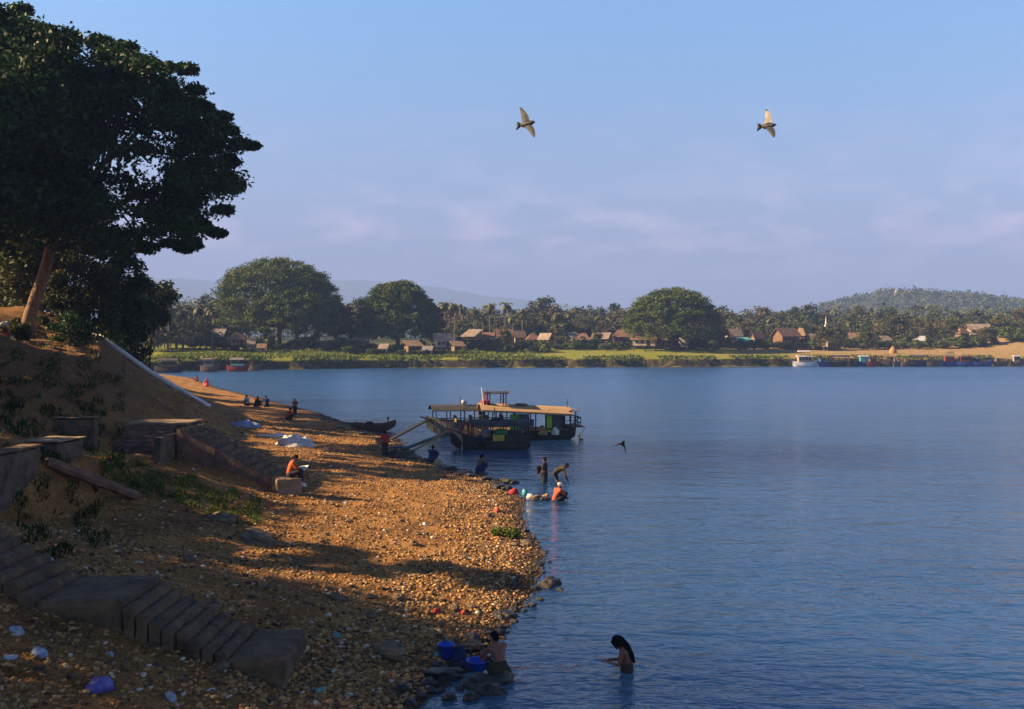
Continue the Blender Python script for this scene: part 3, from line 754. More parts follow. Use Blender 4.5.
palm_spots = [(168, 296, 260), (183, 303, 262), (200, 298, 268), (212, 306, 262), (445, 300, 330), (455, 302, 322), (462, 294, 335), (474, 298, 328), (483, 302, 335), (490, 294, 340), (505, 300, 330), (513, 305, 322), (522, 303, 338), (534, 308, 330), (545, 302, 342), (556, 308, 328), (570, 306, 345), (600, 306, 345), (612, 308, 350), (640, 309, 345), (738, 318, 330), (752, 314, 345), (770, 312, 350), (792, 316, 345), (850, 318, 340), (862, 314, 352), (878, 316, 345), (902, 312, 355), (916, 316, 350), (945, 318, 350), (975, 318, 352), (640, 300, 350)]
for i, (px, ptop, Y) in enumerate(palm_spots):
    o = PALM[i] if i < 3 else copy_tree(PALM[i % 3])
    b = far_base(px, Y); o.location = b
    hgt = CH + (HY - ptop) / 1000 * Y - b.z
    s = hgt / 13.2 * random.uniform(0.78, 1.02); o.scale = (max(s, 0.75) * random.uniform(0.85, 1.1),) * 2 + (s,); o.rotation_euler = (0, 0, random.uniform(0, 6.28))

# ---- belt of mixed trees behind the village
BELT = []
specs = [('leaf_far', 'rounded dark broadleaf tree in the belt behind the far village', 'ball', 'round trees behind the far village'),
         ('leaf_far', 'tall ragged green tree in the belt behind the far village', 'tall', 'tall trees behind the far village'),
         ('leaf_dry', 'thin dry tree with brownish crown behind the far village', 'ball', 'dry trees behind the far village'),
         ('leaf_palm', 'yellow green leafy tree standing among the far huts', 'ball', 'yellow green trees among the far huts')]
for li, lab, kind, grp in specs:
    for var_ in range(2):
        cl = ball(3.6, 2.0, 11, 34, 1.35) if kind == 'ball' else ball(2.6, 3.0, 15, 36, 1.2)
        BELT.append(make_tree('broadleaf_tree', lab, 'tree', (0, 0, 0), cl, M[li], M['bark_far'], 0.75, 60, 0.22, grp, 8))
spots = []
random.seed(21)
for px in range(430, 1050, 7):
    for row in range(2):
        q = px + random.uniform(-5, 5); Y = random.uniform(345, 395) + row * 45
        top = {0: 318, 1: 308}[row] + random.uniform(-6, 7)
        if q > 700: top += 3
        spots.append((q, top, Y, random.choice((0, 1, 2, 3, 0, 1, 4, 5, 6, 7))))
for px in list(range(140, 240, 9)) + list(range(330, 372, 9)):
    spots.append((px + random.uniform(-3, 3), random.uniform(293, 308), random.uniform(305, 360), random.choice((4, 5, 0, 1, 6))))
for px in range(445, 1030, 13):
    spots.append((px + random.uniform(-5, 5), random.uniform(313, 325), random.uniform(332, 350), random.choice((0, 1, 6, 7, 4))))
for px in range(466, 1030, 44):
    spots.append((px + random.uniform(-7, 7), random.uniform(318, 328), random.uniform(298, 312) + (10 if px > 700 else 0), random.choice((0, 1, 6, 7))))
for px in range(138, 206, 6):
    spots.append((px + random.uniform(-3, 3), random.uniform(310, 324), random.uniform(256, 276), random.choice((0, 1, 0, 1, 6))))
# single crowns that stand above the skyline
spots += [(538, 291, 420, 2), (541, 296, 425, 0), (615, 297, 420, 3), (764, 302, 430, 2), (795, 301, 430, 3), (806, 303, 430, 0), (722, 306, 420, 1), (846, 312, 420, 2), (895, 306, 400, 0), (886, 309, 398, 1), (562, 314, 330, 0), (555, 311, 334, 2), (585, 316, 335, 1), (930, 312, 380, 2)]
used = set()
for px, top, Y, k in spots:
    if k in used: o = copy_tree(BELT[k])
    else: o = BELT[k]; used.add(k)
    b = far_base(px, Y); o.location = b
    hgt = max(CH + (HY - top) / 1000 * Y - b.z, 3)
    full = 11.6 if k not in (2, 3) else 15.8
    s = hgt / full; sw = s * random.uniform(0.85, 1.35)
    o.scale = (sw, sw, s); o.rotation_euler = (0, 0, random.uniform(0, 6.28))
random.seed(33)
# bushes in front of and between the huts
BUSH = []
for k, (lf, lab) in enumerate([('leaf_rain', 'dark green bush at the foot of the far huts'), ('leaf_far', 'mid green bush at the foot of the far huts')]):
    BUSH.append(make_tree('shrub', lab, 'shrub', (0, 0, 0), ball(2.4, 0.3, 3.4, 22, 0.9), M[lf], M['bark_far'], 0.6, 60, 0.08, lab.replace('bush', 'bushes').replace('the foot', 'foot'), 5))
first = [True, True]
bs = [(px + random.uniform(-4, 4), random.uniform(278, 296), random.uniform(0.5, 1.05)) for px in range(462, 1030, 5)]
bs += [(px, 272 + random.uniform(-3, 6), random.uniform(0.8, 1.3)) for px in range(196, 345, 12)] + [(px, 276 + random.uniform(-3, 6), random.uniform(0.7, 1.1)) for px in range(345, 462, 11)] + [(px, 265 + random.uniform(-2, 3), random.uniform(0.45, 0.7)) for px in range(350, 466, 8)]
for px, Y, s in bs:
    k = random.randrange(2)
    o = BUSH[k] if first[k] else copy_tree(BUSH[k]); first[k] = False
    if px > 545: Y += 20
    if px > 720: Y += 10
    o.location = far_base(px, Y); o.scale = (s * 1.3, s, s * random.uniform(0.75, 1.15)); o.rotation_euler = (0, 0, random.uniform(0, 6.28))

# ---- far woodland and the wooded hill read as masses
cl = []
for _ in range(900):
    px = random.uniform(100, 1060); Y = random.uniform(470, 760)
    b = far_base(px, Y); h = random.uniform(9, 19) * (1.25 if px < 260 else 1.0)
    r = random.uniform(3.0, 5.5)
    cl.append((b.x, b.y, b.z + h - r * 0.8, r, r, r * 0.9)); cl.append((b.x, b.y, b.z + h * 0.45, r * 0.9, r * 0.9, h * 0.4))
tag(foliage('woodland', cl, 26, 2.2, M['leaf_far'], None, shell=0.5), 'hazy band of mixed woodland behind the village trees', 'woodland', kind='stuff')
cl = []
while len(cl) < 4600:
    x = random.uniform(150, 900); Y = random.uniform(860, 1330); z = G(x, Y)
    r = random.uniform(3.2, 6.0)
    cl.append((x, Y, z + r * 0.6, r, r, r * 1.0))
tag(foliage('hill_forest', cl, 14, 3.2, M['leaf_far'], None, shell=0.5), 'forest covering the low hill beyond the far village', 'forest', kind='stuff')

# ---- reeds and grass on the far bank (ground cover)
def blades(name, pts, hts, wid, m, lean=0.35, attr_bias=None):
    n = len(pts); pts = np.asarray(pts, dtype=float)
    az = rng.random(n) * 2 * math.pi; dx = np.stack([np.cos(az), np.sin(az), np.zeros(n)], 1)
    ln = rng.normal(size=(n, 3)) * lean; ln[:, 2] = 0
    h = np.asarray(hts).reshape(-1, 1); w = np.asarray(wid).reshape(-1, 1) * np.ones((n, 1))
    up = np.array([[0, 0, 1.0]])
    v = np.stack([pts - dx * w * 0.5, pts + dx * w * 0.5, pts + dx * w * 0.3 + (up + ln * 0.5) * h * 0.6, pts + (up + ln) * h, pts - dx * w * 0.3 + (up + ln * 0.5) * h * 0.6], 1).reshape(-1, 3)
    f = np.arange(5 * n).reshape(n, 5)
    return np_mesh(name, v, f, m, None, attrs={'var': np.clip(rng.random(n), 0, 1)})
pts = []; hts = []
while len(pts) < 15000:
    px = random.uniform(200, 545); d = random.uniform(4, 24)
    x = (px - CX) / FOC * 270; Y = float(np.interp(x, YF_X, YF_Y)) + d
    k = noise.noise(Vector((x * 0.06, Y * 0.1, 0))) + 0.5
    lim = min(1, (545 - px) / 120)
    if random.random() > k * 1.4 * lim: continue
    pts.append((x, Y, G(x, Y) - 0.05)); hts.append(random.uniform(0.35, 1.1) * (0.6 + 0.6 * k))
tag(blades('reeds', pts, hts, np.full(len(pts), 0.32), M['reed'], 0.4), 'tall bright green reeds along the far bank', 'reeds', kind='stuff')
pts = []; hts = []
while len(pts) < 5000:
    px = random.uniform(150, 1040); d = random.uniform(0.2, 4.5)
    x = (px - CX) / FOC * 268; Y = float(np.interp(x, YF_X, YF_Y)) + d
    if noise.noise(Vector((x * 0.15, 2.0, 0))) < -0.15: continue
    pts.append((x, Y, G(x, Y) - 0.1)); hts.append(random.uniform(0.25, 0.8))
tag(blades('bank_scrub', pts, hts, np.full(len(pts), 0.45), M['leaf_rain'], 0.4), 'dark scrub hanging over the cut edge of the far bank', 'scrub', kind='stuff')
# ------------------------------------------------------------------ masonry on the near bank
def roughen(o, seg=0.16, amp=0.03, keep_base=False):
    """break up a cut block: subdivide it and wear its faces and edges"""
    import bmesh
    bm = bmesh.new(); bm.from_mesh(o.data)
    for _ in range(5):
        ed = [x for x in bm.edges if x.calc_length() > seg * 1.5]
        if not ed or len(bm.verts) > 6000: break
        bmesh.ops.subdivide_edges(bm, edges=ed, cuts=1, use_grid_fill=True)
    bmesh.ops.triangulate(bm, faces=[f for f in bm.faces if len(f.verts) > 4])
    bm.normal_update()
    sd = random.uniform(0, 50)
    for v in bm.verts:
        n = noise.noise(v.co * 1.7 + Vector((sd, 0, 0))) + 0.6 * noise.noise(v.co * 5.0 + Vector((0, sd, 0)))
        edge = 1.0 if max((abs(l.calc_face_angle(0)) for l in v.link_edges if len(l.link_faces) == 2), default=0) > 0.6 else 0.0
        v.co += v.normal * (amp * n - edge * amp * (0.9 + 0.8 * noise.noise(v.co * 3.1 + Vector((0, 0, sd)))))
    bm.to_mesh(o.data); bm.free()
    return o
def steps(name, label, x_treads, y0, y1, base_drop, m, axis='x', loc=None, jit=0.05, wall=None, wear=0.05):
    """one stair: list of (a0, a1, z) treads along the axis, from y0 to y1 across"""
    t = thing(name, label, 'stairs', loc)
    L = Vector(loc)
    zmin = min(z for _, _, z in x_treads) - base_drop
    for i, (a0, a1, z) in enumerate(x_treads):
        mb = MB(); ov = 0.0
        zb = zmin
        dz = random.uniform(-0.025, 0.025); dy = random.uniform(-jit, jit)
        if axis == 'x': mb.box(((a0 + a1) / 2 - L.x, (y0 + y1) / 2 + dy - L.y, (z + dz + zb) / 2 - L.z), (abs(a1 - a0) - 0.004, y1 - y0, z + dz - zb))
        else: mb.box(((y0 + y1) / 2 - L.x + dy, (a0 + a1) / 2 - L.y, (z + dz + zb) / 2 - L.z), (y1 - y0, abs(a1 - a0) - 0.004, z + dz - zb))
        roughen(mb.build('step', m, t), 0.15, wear)
    if wall:
        # sloping side wall that carries the near ends of the treads
        tp = [((a0 + a1) / 2, z - 0.03) for a0, a1, z in x_treads]
        a_ = x_treads[0][0]; b_2 = x_treads[-1][1]; ya, yb = y0 - 0.22, y0 - 0.004
        pts_ = [(a_, x_treads[0][2] + 0.02)] + [(q[0], q[1] - 0.02) for q in tp] + [(b_2, x_treads[-1][2] - 0.05)]
        vs = []
        for yy in (ya, yb):
            vs += [(px_ - L.x, yy - L.y, pz_ - L.z) for px_, pz_ in pts_] + [(px_ - L.x, yy - L.y, zmin - L.z) for px_, _ in pts_]
        n = len(pts_); m2 = 2 * n; fs = []
        for i in range(n - 1):
            fs += [(i, i + 1, n + i + 1, n + i), (m2 + i + 1, m2 + i, m2 + n + i, m2 + n + i + 1), (i + 1, i, m2 + i, m2 + i + 1), (n + i, n + i + 1, m2 + n + i + 1, m2 + n + i)]
        fs += [(0, n, m2 + n, m2), (n - 1, m2 + n - 1, m2 + 2 * n - 1, 2 * n - 1)]
        roughen(MB().add(vs, fs).build('side_wall', wall, t), 0.3, 0.03)
    return t
tr = [(-11.0 + i * 0.29, -11.0 + (i + 1) * 0.29, 3.42 - i * 0.15) for i in range(9)] + [(-8.39, -6.85, 2.05)]
tr += [(-6.85 + i * 0.23, -6.85 + (i + 1) * 0.23, 1.92 - i * 0.115) for i in range(8)] + [(-5.01, -4.0, 1.0)]
steps('stone_stairs', 'grimy stone stairs with landings in the shaded foreground, running down towards the water', tr, 17.55, 19.5, 0.9, M['concrete_dark'], 'x', (-8, 18.5, 0.2), 0.06, None, 0.028)
tr = [(-12.7 + i * 0.33, -12.7 + (i + 1) * 0.33, 3.30 - i * 0.178) for i in range(13)]
steps('stone_stairs', 'stone steps with a sunlit edge running down from the brick landing to the seated reader', tr, 38.0, 40.4, 0.6, M['concrete_dark'], 'x', (-11, 39, 1.0), 0.012, M['brick'], 0.02)
tr = [(36.3 + i * 0.3, 36.3 + (i + 1) * 0.3, 2.15 + i * 0.15) for i in range(9)]
steps('brick_steps', 'shaded brick steps seen face on below the landing on the near bank', tr, -15.05, -13.05, 0.9, M['brick'], 'y', (-14, 37.5, 2.0))
def block(name, label, cat_, c, s, m, rz=0.0, bevel=0.03, cap=None, capm=None):
    t = thing(name, label, cat_, (c[0], c[1], c[2] - s[2] / 2), rz)
    mb = MB(); mb.box((0, 0, s[2] / 2), s); roughen(mb.build('masonry', m, t), 0.22, 0.06)
    if cap:
        mb = MB(); mb.box((0, 0, s[2] + cap / 2 + 0.003), (s[0] + 0.08, s[1] + 0.08, cap)); roughen(mb.build('coping', capm, t), 0.2, 0.03)
    return t
block('landing', 'square masonry landing between the brick steps and the side stairs, its top edge in sunlight', 'landing', (-13.87, 40.1, 2.4), (2.34, 2.1, 1.9), M['brick'], 0, cap=0.10, capm=M['concrete'])
block('cheek_wall', 'narrow cheek wall closing the right side of the brick steps', 'wall', (-12.88, 37.6, 2.3), (0.3, 2.75, 1.7), M['stone_wall'])
block('retaining_wall', 'dark rough retaining wall at the edge of the picture below the clay slope', 'wall', (-13.35, 24.6, 2.3), (0.55, 6.4, 2.8), M['stone_wall'], 0, cap=0.08, capm=M['concrete_dark'])
block('gate_pier', 'stone pier with a flat sunlit top beside the retaining wall', 'pier', (-13.75, 30.0, 2.5), (1.15, 1.5, 2.3), M['stone_wall'], R(-6), cap=0.07, capm=M['concrete'])
block('garden_wall', 'short weathered wall piece between the stone pier and the brick steps', 'wall', (-15.4, 35.3, 2.75), (1.5, 0.5, 2.3), M['stone_wall'], R(4), cap=0.06, capm=M['concrete_dark'])
t = thing('parapet', 'sloping brick parapet falling from the retaining wall into the rubble', 'parapet', (-13.1, 28.2, 1.5))
mb = MB(); mb.plank((-0.05, -0.1, 1.75), (1.5, 3.0, 0.25), 0.34, 0.32); roughen(mb.build('masonry', M['brick'], t), 0.16, 0.06)
sb = P(287, 492, 37.4)
t = thing('stone_block', 'pale cut stone block at the foot of the side stairs where the reader sits', 'block', (sb.x, sb.y, H(sb.x, sb.y) - 0.1), R(28))
mb = MB(); mb.box((0, 0, 0.34), (0.95, 0.7, 0.68)); roughen(mb.build('masonry', M['concrete'], t), 0.14, 0.04)

# white pipe running down the bank, with props
p0 = P(92, 334, 74); p1 = P(150, 372, 75); p2 = P(210, 413, 76)
p0.z = max(p0.z, H(p0.x, p0.y) + 0.12); p1.z = max(p1.z, H(p1.x, p1.y) + 0.2); p2.z = max(p2.z, H(p2.x, p2.y) + 0.2)
t = thing('drain_pipe', 'long white drain pipe lying down the crest of the dark bank', 'pipe', p2)
mb = MB(); mb.tube([p0 - p2, (p0 + p1) / 2 - p2 + Vector((0, 0, 0.03)), p1 - p2, (p1 + p2) / 2 - p2 + Vector((0, 0, -0.03)), Vector((0, 0, 0))], 0.19, 12); mb.build('pipe', M['white'], t, smooth=True)
for k in (0.3, 0.65, 0.93):
    q = p0.lerp(p2, k); g = H(q.x, q.y)
    mb = MB(); mb.plank(q - p2 + Vector((0, 0, -0.1)), Vector((q.x - p2.x + 0.1, q.y - p2.y, g - p2.z - 0.3)), 0.16, 0.16); mb.build('prop', M['concrete_dark'], t)
q = P(190, 405, 74); q.z = H(q.x, q.y) + 0.12
mb = MB(); mb.tube([(-0.7, -0.1, 0.45), (0.7, 0.1, -0.3)], 0.11, 8); o = mb.build('pipe_length', M['white'], None, smooth=True); o.location = q
tag(o, 'short loose length of white pipe below the lower end of the long one', 'pipe')
# pale post, bamboo rail and bundle at the foot of the great tree
q = P(34, 304, 63); q.z = H(q.x, q.y)
t = thing('wooden_post', 'pale upright post standing behind the foot of the leaning trunk', 'post', q)
mb = MB(); mb.tube([(0, 0, -0.2), (0.02, 0, 0.7), (0.0, 0, 1.5)], [0.09, 0.085, 0.075], 8); mb.build('shaft', M['wood_pale'], t, smooth=True)
mb = MB(); mb.box((0, 0, 1.53), (0.2, 0.2, 0.05)); mb.build('cap', M['wood'], t)
a0 = P(24, 306, 57); a1 = P(52, 322, 57)
for v_ in (a0, a1): v_.z = H(v_.x, v_.y)
t = thing('bamboo_rail', 'grey bamboo handrail on the slope under the leaning trunk', 'rail', a0)
mb = MB(); mb.tube([(0, 0, 0.55), a1 - a0 + Vector((0, 0, 0.5))], 0.05, 7); mb.build('rail', M['bamboo'], t)
for k in (0.05, 0.5, 0.95):
    q = (a1 - a0) * k; g = H(a0.x + q.x, a0.y + q.y) - a0.z
    mb = MB(); mb.tube([(q.x, q.y, g - 0.2), (q.x, q.y, q.z + 0.55)], 0.045, 7); mb.build('post', M['bamboo'], t)

def heap_mesh(rx, ry, h, n=16, seed=0.0, rough=0.35):
    """a crumpled heap of cloth or a bag: closed, bottom flat"""
    vs = []; fs = []
    for i in range(n + 1):
        for k in range(n * 2):
            r = 1 - i / n; ph = math.pi * k / n
            nn = noise.noise(Vector((math.cos(ph) * 1.4 * r + seed, math.sin(ph) * 1.4 * r, seed * 3))) * rough + noise.noise(Vector((math.cos(ph) * 4 * r, math.sin(ph) * 4 * r + seed, 1))) * rough * 0.5
            rad = r * (1 + nn * 0.5)
            z = h * (1 - r ** 4) * (1 + nn * 1.0)
            vs.append((rx * rad * math.cos(ph), ry * rad * math.sin(ph), z - 0.04))
    m_ = n * 2
    for i in range(n):
        for k in range(m_):
            k2 = (k + 1) % m_
            fs.append((i * m_ + k, i * m_ + k2, (i + 1) * m_ + k2, (i + 1) * m_ + k))
    fs.append(tuple(reversed(range(m_))))
    return MB().add(vs, fs)
HS = [0.0]
def heap(name, label, cat_, loc, r, h, m=None, rz=0.0, group=None, rough=0.4):
    if len(r) == 3:
        if m is not None: rz = m
        m = h; h = r[2]; r = r[:2]
    HS[0] += 1.37
    n = 6 if max(r) < 0.3 else 12
    o = heap_mesh(r[0], r[1], h, n, HS[0], rough).build(name, m, None, smooth=True)
    o.location = loc; o.rotation_euler = (0, 0, rz)
    return tag(o, label, cat_, group)
def on_ground(px, py, Y0=None):
    """where the sight line through a pixel of the plan meets the near bank"""
    Y = 8.0
    while Y < 230:
        p = P(px, py, Y)
        if p.z <= max(H(p.x, p.y), 0.0): break
        Y += 0.05 + Y * 0.002
    p.z = max(H(p.x, p.y), 0.0)
    return p

q = P(4, 296, 55); q.z = H(q.x, q.y)
heap('bundle', 'bulky white bundle with orange cloth at the extreme edge by the leaning trunk', 'bundle', q, (0.75, 0.5, 0.75), M['white_cloth'], 0.3)
q2 = q + Vector((0.1, -0.35, 0.1)); heap('cloth', 'orange cloth lying against the white bundle by the leaning trunk', 'cloth', q2, (0.32, 0.25, 0.5), M['orange'], 0)

# ------------------------------------------------------------------ boats
def hull_mb(L, B, D, bow_rise=0.5, stern_rise=0.25, n=16, draft=0.25, bow_pt=0.06, stern_w=0.6, th=0.05):
    rings = []
    for i in range(n + 1):
        t = i / n                                 # 0 stern, 1 bow
        x = -L / 2 + L * t
        w = B / 2 * (stern_w + (1 - stern_w) * math.sin(min(t / 0.45, 1) * math.pi / 2)) if t < 0.45 else B / 2 * max(math.cos((t - 0.45) / 0.55 * math.pi / 2) ** 0.7, bow_pt)
        sheer = D + stern_rise * max(0, (0.35 - t) / 0.35) ** 2 + bow_rise * max(0, (t - 0.5) / 0.5) ** 2
        k = -draft + (draft + D * 0.75) * max(0, (t - 0.72) / 0.28) ** 2 + (draft + D * 0.3) * max(0, (0.15 - t) / 0.15) ** 2
        xo = x + 0.0
        pr = [(w, sheer), (w * 0.94, sheer * 0.45 + k * 0.55), (w * 0.62, k * 0.92 + 0.02), (0.0, k)]
        outer = [(xo, -y, z) for y, z in pr] + [(xo, y, z) for y, z in reversed(pr[:-1])]
        inner = [(xo, max(y - th, 0.002), z) for y, z in [(w, sheer + 0.001), (w * 0.92, sheer * 0.5 + k * 0.5 + th), (w * 0.6, k * 0.92 + 0.02 + th), (0.0, k + th)]]
        inn = [(xo, y, z) for _, y, z in inner] + [(xo, -y, z) for _, y, z in reversed(inner[:-1])]
        rings.append(outer + inn)
    return MB().loft(rings)
def arch_roof(x0, x1, w, z, rise, th=0.05, n=8, fall=0.0, m=6):
    rings = []
    for i in range(m + 1):
        t = i / m; x = x0 + (x1 - x0) * t
        zz = z + fall * t
        top = [(x, -w / 2 + w * k / n, zz + rise * (1 - (2 * k / n - 1) ** 2) + th) for k in range(n + 1)]
        bot = [(x, y, q - th) for _, y, q in reversed(top)]
        rings.append(top + bot)
    return MB().loft(rings)
def post_set(t, xs, y, z0, z1, m, r=0.035, zoff=None):
    for x in xs:
        for s in (-1, 1):
            mb = MB(); mb.tube([(x, s * y, z0), (x, s * y, z1)], r, 6); mb.build('post', m, t)
def boat_base(name, label, cat_, loc, rz, L, B, D, hull_m, deck_m, group=None, **kw):
    t = thing(name, label, cat_, loc, rz, group)
    h = hull_mb(L, B, D, **kw).build('hull', hull_m, t, smooth=False)
    mb = MB(); mb.box((-L * 0.04, 0, D * 0.55), (L * 0.70, B * 0.78, 0.05)); mb.build('deck', deck_m, t)
    return t
def tyre(t, c, r=0.22):
    mb = MB()
    pts = [(c[0] + r * math.cos(a_), c[1], c[2] + r * math.sin(a_)) for a_ in [2 * math.pi * k / 14 for k in range(15)]]
    mb.tube(pts, 0.07, 7); mb.build('tyre_fender', M['dark'], t, smooth=True)

# boat with the tan roof deck, stern to the right
t = boat_base('river_boat', 'river boat with long tan roof deck, little red wheelhouse on top and green side panels', 'boat', (0.45, 67.8, 0), math.pi + 0.16, 7.6, 2.1, 0.62, M['wood_dark'], M['wood'], bow_rise=0.45, stern_rise=0.35, stern_w=0.75)
arch_roof(-3.5, 2.7, 2.3, 1.72, 0.40, 0.05, fall=0.34).build('roof', M['roof_tan'], t, smooth=False)
mb = MB(); mb.box((-0.4, 1.16, 1.86), (6.2, 0.05, 0.10), ry=R(-3.1)); mb.box((-0.4, -1.16, 1.86), (6.2, 0.05, 0.10), ry=R(-3.1)); mb.build('fascia', M['wood_pale'], t)
post_set(t, [-3.4, -2.2, -1.0, 0.2, 1.4, 2.6], 0.95, 0.4, 1.9, M['wood_dark'], 0.045)
for (x0, x1, m_) in [(-2.75, -2.15, 'roof_dark'), (-2.1, -1.75, 'lime'), (-0.55, 0.15, 'roof_dark'), (0.15, 0.75, 'green_paint')]:
    mb = MB(); mb.box(((x0 + x1) / 2, 0.99, 1.25), (x1 - x0, 0.04, 1.05 if m_ != 'lime' else 0.85)); mb.build('side_panel', M[m_], t)
mb = MB(); mb.box((-2.45, 0.2, 1.2), (1.1, 1.2, 1.0)); mb.build('cabin', M['wood_dark'], t)
mb = MB(); mb.box((-0.25, 0, 0.71), (6.0, 2.12, 0.09)); mb.build('rubbing_strake', M['wood'], t, bevel=0.02)
mb = MB(); mb.box((-2.05, 1.07, 0.62), (1.1, 0.04, 0.10)); mb.build('stripe', M['lime'], t)
# stern rail and overhanging stern platform
mb = MB()
for z in (1.15, 1.5):
    mb.tube([(-3.5, 0.95, z), (-4.1, 0.9, z), (-4.1, -0.9, z), (-3.5, -0.95, z)], 0.03, 6)
for q in ((-4.1, 0.9), (-4.1, 0), (-4.1, -0.9), (-3.75, 0.92), (-3.75, -0.92)):
    mb.tube([(*q, 0.85), (*q, 1.95 if q[0] > -4.0 else 1.55)], 0.035, 6)
mb.tube([(-3.5, 0.93, 1.05), (-4.05, 0.9, 1.5)], 0.03, 6)
mb.build('stern_rail', M['wood_dark'], t)
mb = MB(); mb.box((-3.85, 0, 0.88), (0.9, 1.9, 0.10)); mb.build('stern_platform', M['wood'], t, bevel=0.02)
mb = MB(); mb.box((-3.65, 0, 1.95), (0.8, 2.0, 0.05)); mb.build('stern_awning', M['tin'], t)
mb = MB(); mb.tube([(-3.3, 0.3, 2.1), (-3.3, 0.3, 2.75)], 0.02, 6); mb.tube([(-3.45, 0.3, 2.45), (-3.15, 0.3, 2.45)], 0.015, 6); mb.build('aerial', M['dark'], t)
wz = 2.42
arch_roof(0.75, 2.45, 1.35, wz + 0.72, 0.10, 0.05).build('wheelhouse_roof', M['roof_dark'], t)
for x in (0.95, 1.15, 2.05, 2.25):
    for y in (-0.55, 0.55):
        mb = MB(); mb.tube([(x, y, wz - 0.25), (x, y, wz + 0.76)], 0.04, 6); mb.build('wheelhouse_post', M['red'], t)
mb = MB(); mb.box((2.3, 0, wz - 0.0), (0.5, 1.0, 0.5)); mb.build('wheelhouse_front', M['red'], t, bevel=0.02)
mb = MB(); mb.tube([(2.45, 0.5, wz - 0.1), (2.6, 0.5, wz + 1.15)], 0.035, 6); mb.build('mast', M['white'], t)
tyre(t, (-1.2, 1.16, 0.42), 0.18); tyre(t, (-0.2, 1.16, 0.42), 0.18)

# boat with the dark curved roof at the left
t = boat_base('river_boat', 'grey river boat with dark curved roof and open passenger sides, nosed to the beach', 'boat', (-2.3, 70.6, 0), math.pi + 0.22, 7.6, 2.0, 0.95, M['hull_grey'], M['wood'], bow_rise=0.5, stern_rise=0.2, stern_w=0.7)
arch_roof(-3.0, 3.5, 2.2, 1.75, 0.36, 0.05, fall=0.08).build('roof', M['roof_dark'], t)
post_set(t, [-2.8, -1.8, -0.8, 0.2, 1.2, 2.2, 3.2], 0.8, 0.6, 1.9, M['wood_dark'], 0.04)
mb = MB(); mb.box((0.1, 0.83, 1.18), (5.8, 0.04, 0.06)); mb.box((0.1, -0.83, 1.18), (5.8, 0.04, 0.06)); mb.build('side_rail', M['wood_dark'], t)
for x in (-1.4, -0.3, 0.8, 1.9):
    mb = MB(); mb.box((x, 0, 0.95), (0.35, 1.3, 0.06)); mb.box((x - 0.17, 0, 1.2), (0.05, 1.3, 0.5)); mb.build('bench', M['wood_pale'], t)
mb = MB(); mb.tube([(1.4, 0.2, 2.15), (1.4, 0.2, 2.85)], 0.02, 6); mb.build('aerial', M['dark'], t)
mb = MB(); mb.lathe([(0.0, 0.30), (0.12, 0.29), (0.2, 0.2), (0.2, 0.05), (0.16, 0.0), (0.0, 0.0)], (1.15, 0.2, 2.25), 14); mb.build('water_pot', M['grey_plastic'], t, smooth=True)
mb = MB(); mb.plank((3.55, 0, 1.2), (4.25, 0, 1.42), 0.5, 0.08); mb.build('bow_plate', M['wood_dark'], t)

# front boat with red bow frame
FB = Vector((-1.35, 61.8, 0))
t = boat_base('river_boat', 'smaller dark river boat in front with red bow frame and white stem', 'boat', FB, math.pi + 0.10, 4.9, 1.8, 0.58, M['wood_dark'], M['wood_dark'], bow_rise=0.75, stern_rise=0.15, stern_w=0.75)
arch_roof(-2.5, 1.2, 2.0, 1.45, 0.30, 0.05, fall=0.05).build('roof', M['roof_dark'], t)
post_set(t, [-2.3, -1.6, -0.9, -0.1, 0.5, 1.1], 0.85, 0.4, 1.6, M['wood_dark'], 0.04)
mb = MB()
for y in (-0.45, 0.45): mb.tube([(1.25, y, 0.5), (1.4, y, 1.7)], 0.06, 6); mb.tube([(1.9, y * 0.7, 0.8), (1.6, y, 1.65)], 0.06, 6)
mb.tube([(1.4, -0.5, 1.7), (1.4, 0.5, 1.7)], 0.06, 6); mb.tube([(1.55, -0.5, 1.2), (1.55, 0.5, 1.2)], 0.05, 6)
mb.box((1.35, 0, 1.05), (0.08, 0.85, 0.7)); mb.build('bow_frame', M['red'], t)
mb = MB(); mb.plank((1.75, 0, 1.05), (2.7, 0, 1.32), 0.5, 0.09); mb.build('bow_plate', M['red'], t)
mb = MB(); mb.loft([[(2.52, -0.05, 1.28), (2.52, 0.05, 1.28), (1.75, 0.56, 0.9), (1.75, -0.56, 0.9)], [(2.08, -0.03, 0.02), (2.08, 0.03, 0.02), (1.7, 0.38, 0.0), (1.7, -0.38, 0.0)]]); mb.build('stem', M['mat_pale'], t)
heap_mesh(0.5, 0.3, 0.35, 8, 3.3).build('tarp', M['green_tarp'], t, smooth=True).location = (-0.55, 0.75, 1.0)
mb = MB(); mb.box((-0.45, 0.94, 0.78), (0.7, 0.05, 0.42)); mb.build('name_board', M['yellow'], t)
for x in (-2.05, -1.25):
    mb = MB(); mb.box((x, 0.91, 0.8), (0.7, 0.03, 0.5)); mb.build('side_board', M['wood_dark'], t)
mb = MB(); mb.box((0.35, 0.93, 1.15), (0.5, 0.03, 0.5), ry=R(18)); mb.build('canvas_flap', M['hull_grey'], t)
mb = MB(); mb.tube([(-0.3, -0.3, 1.7), (-0.3, -0.3, 2.5)], 0.03, 6); mb.build('pole', M['dark'], t)
tyre(t, (0.6, 0.99, 0.35), 0.18)

BOATMEN = []
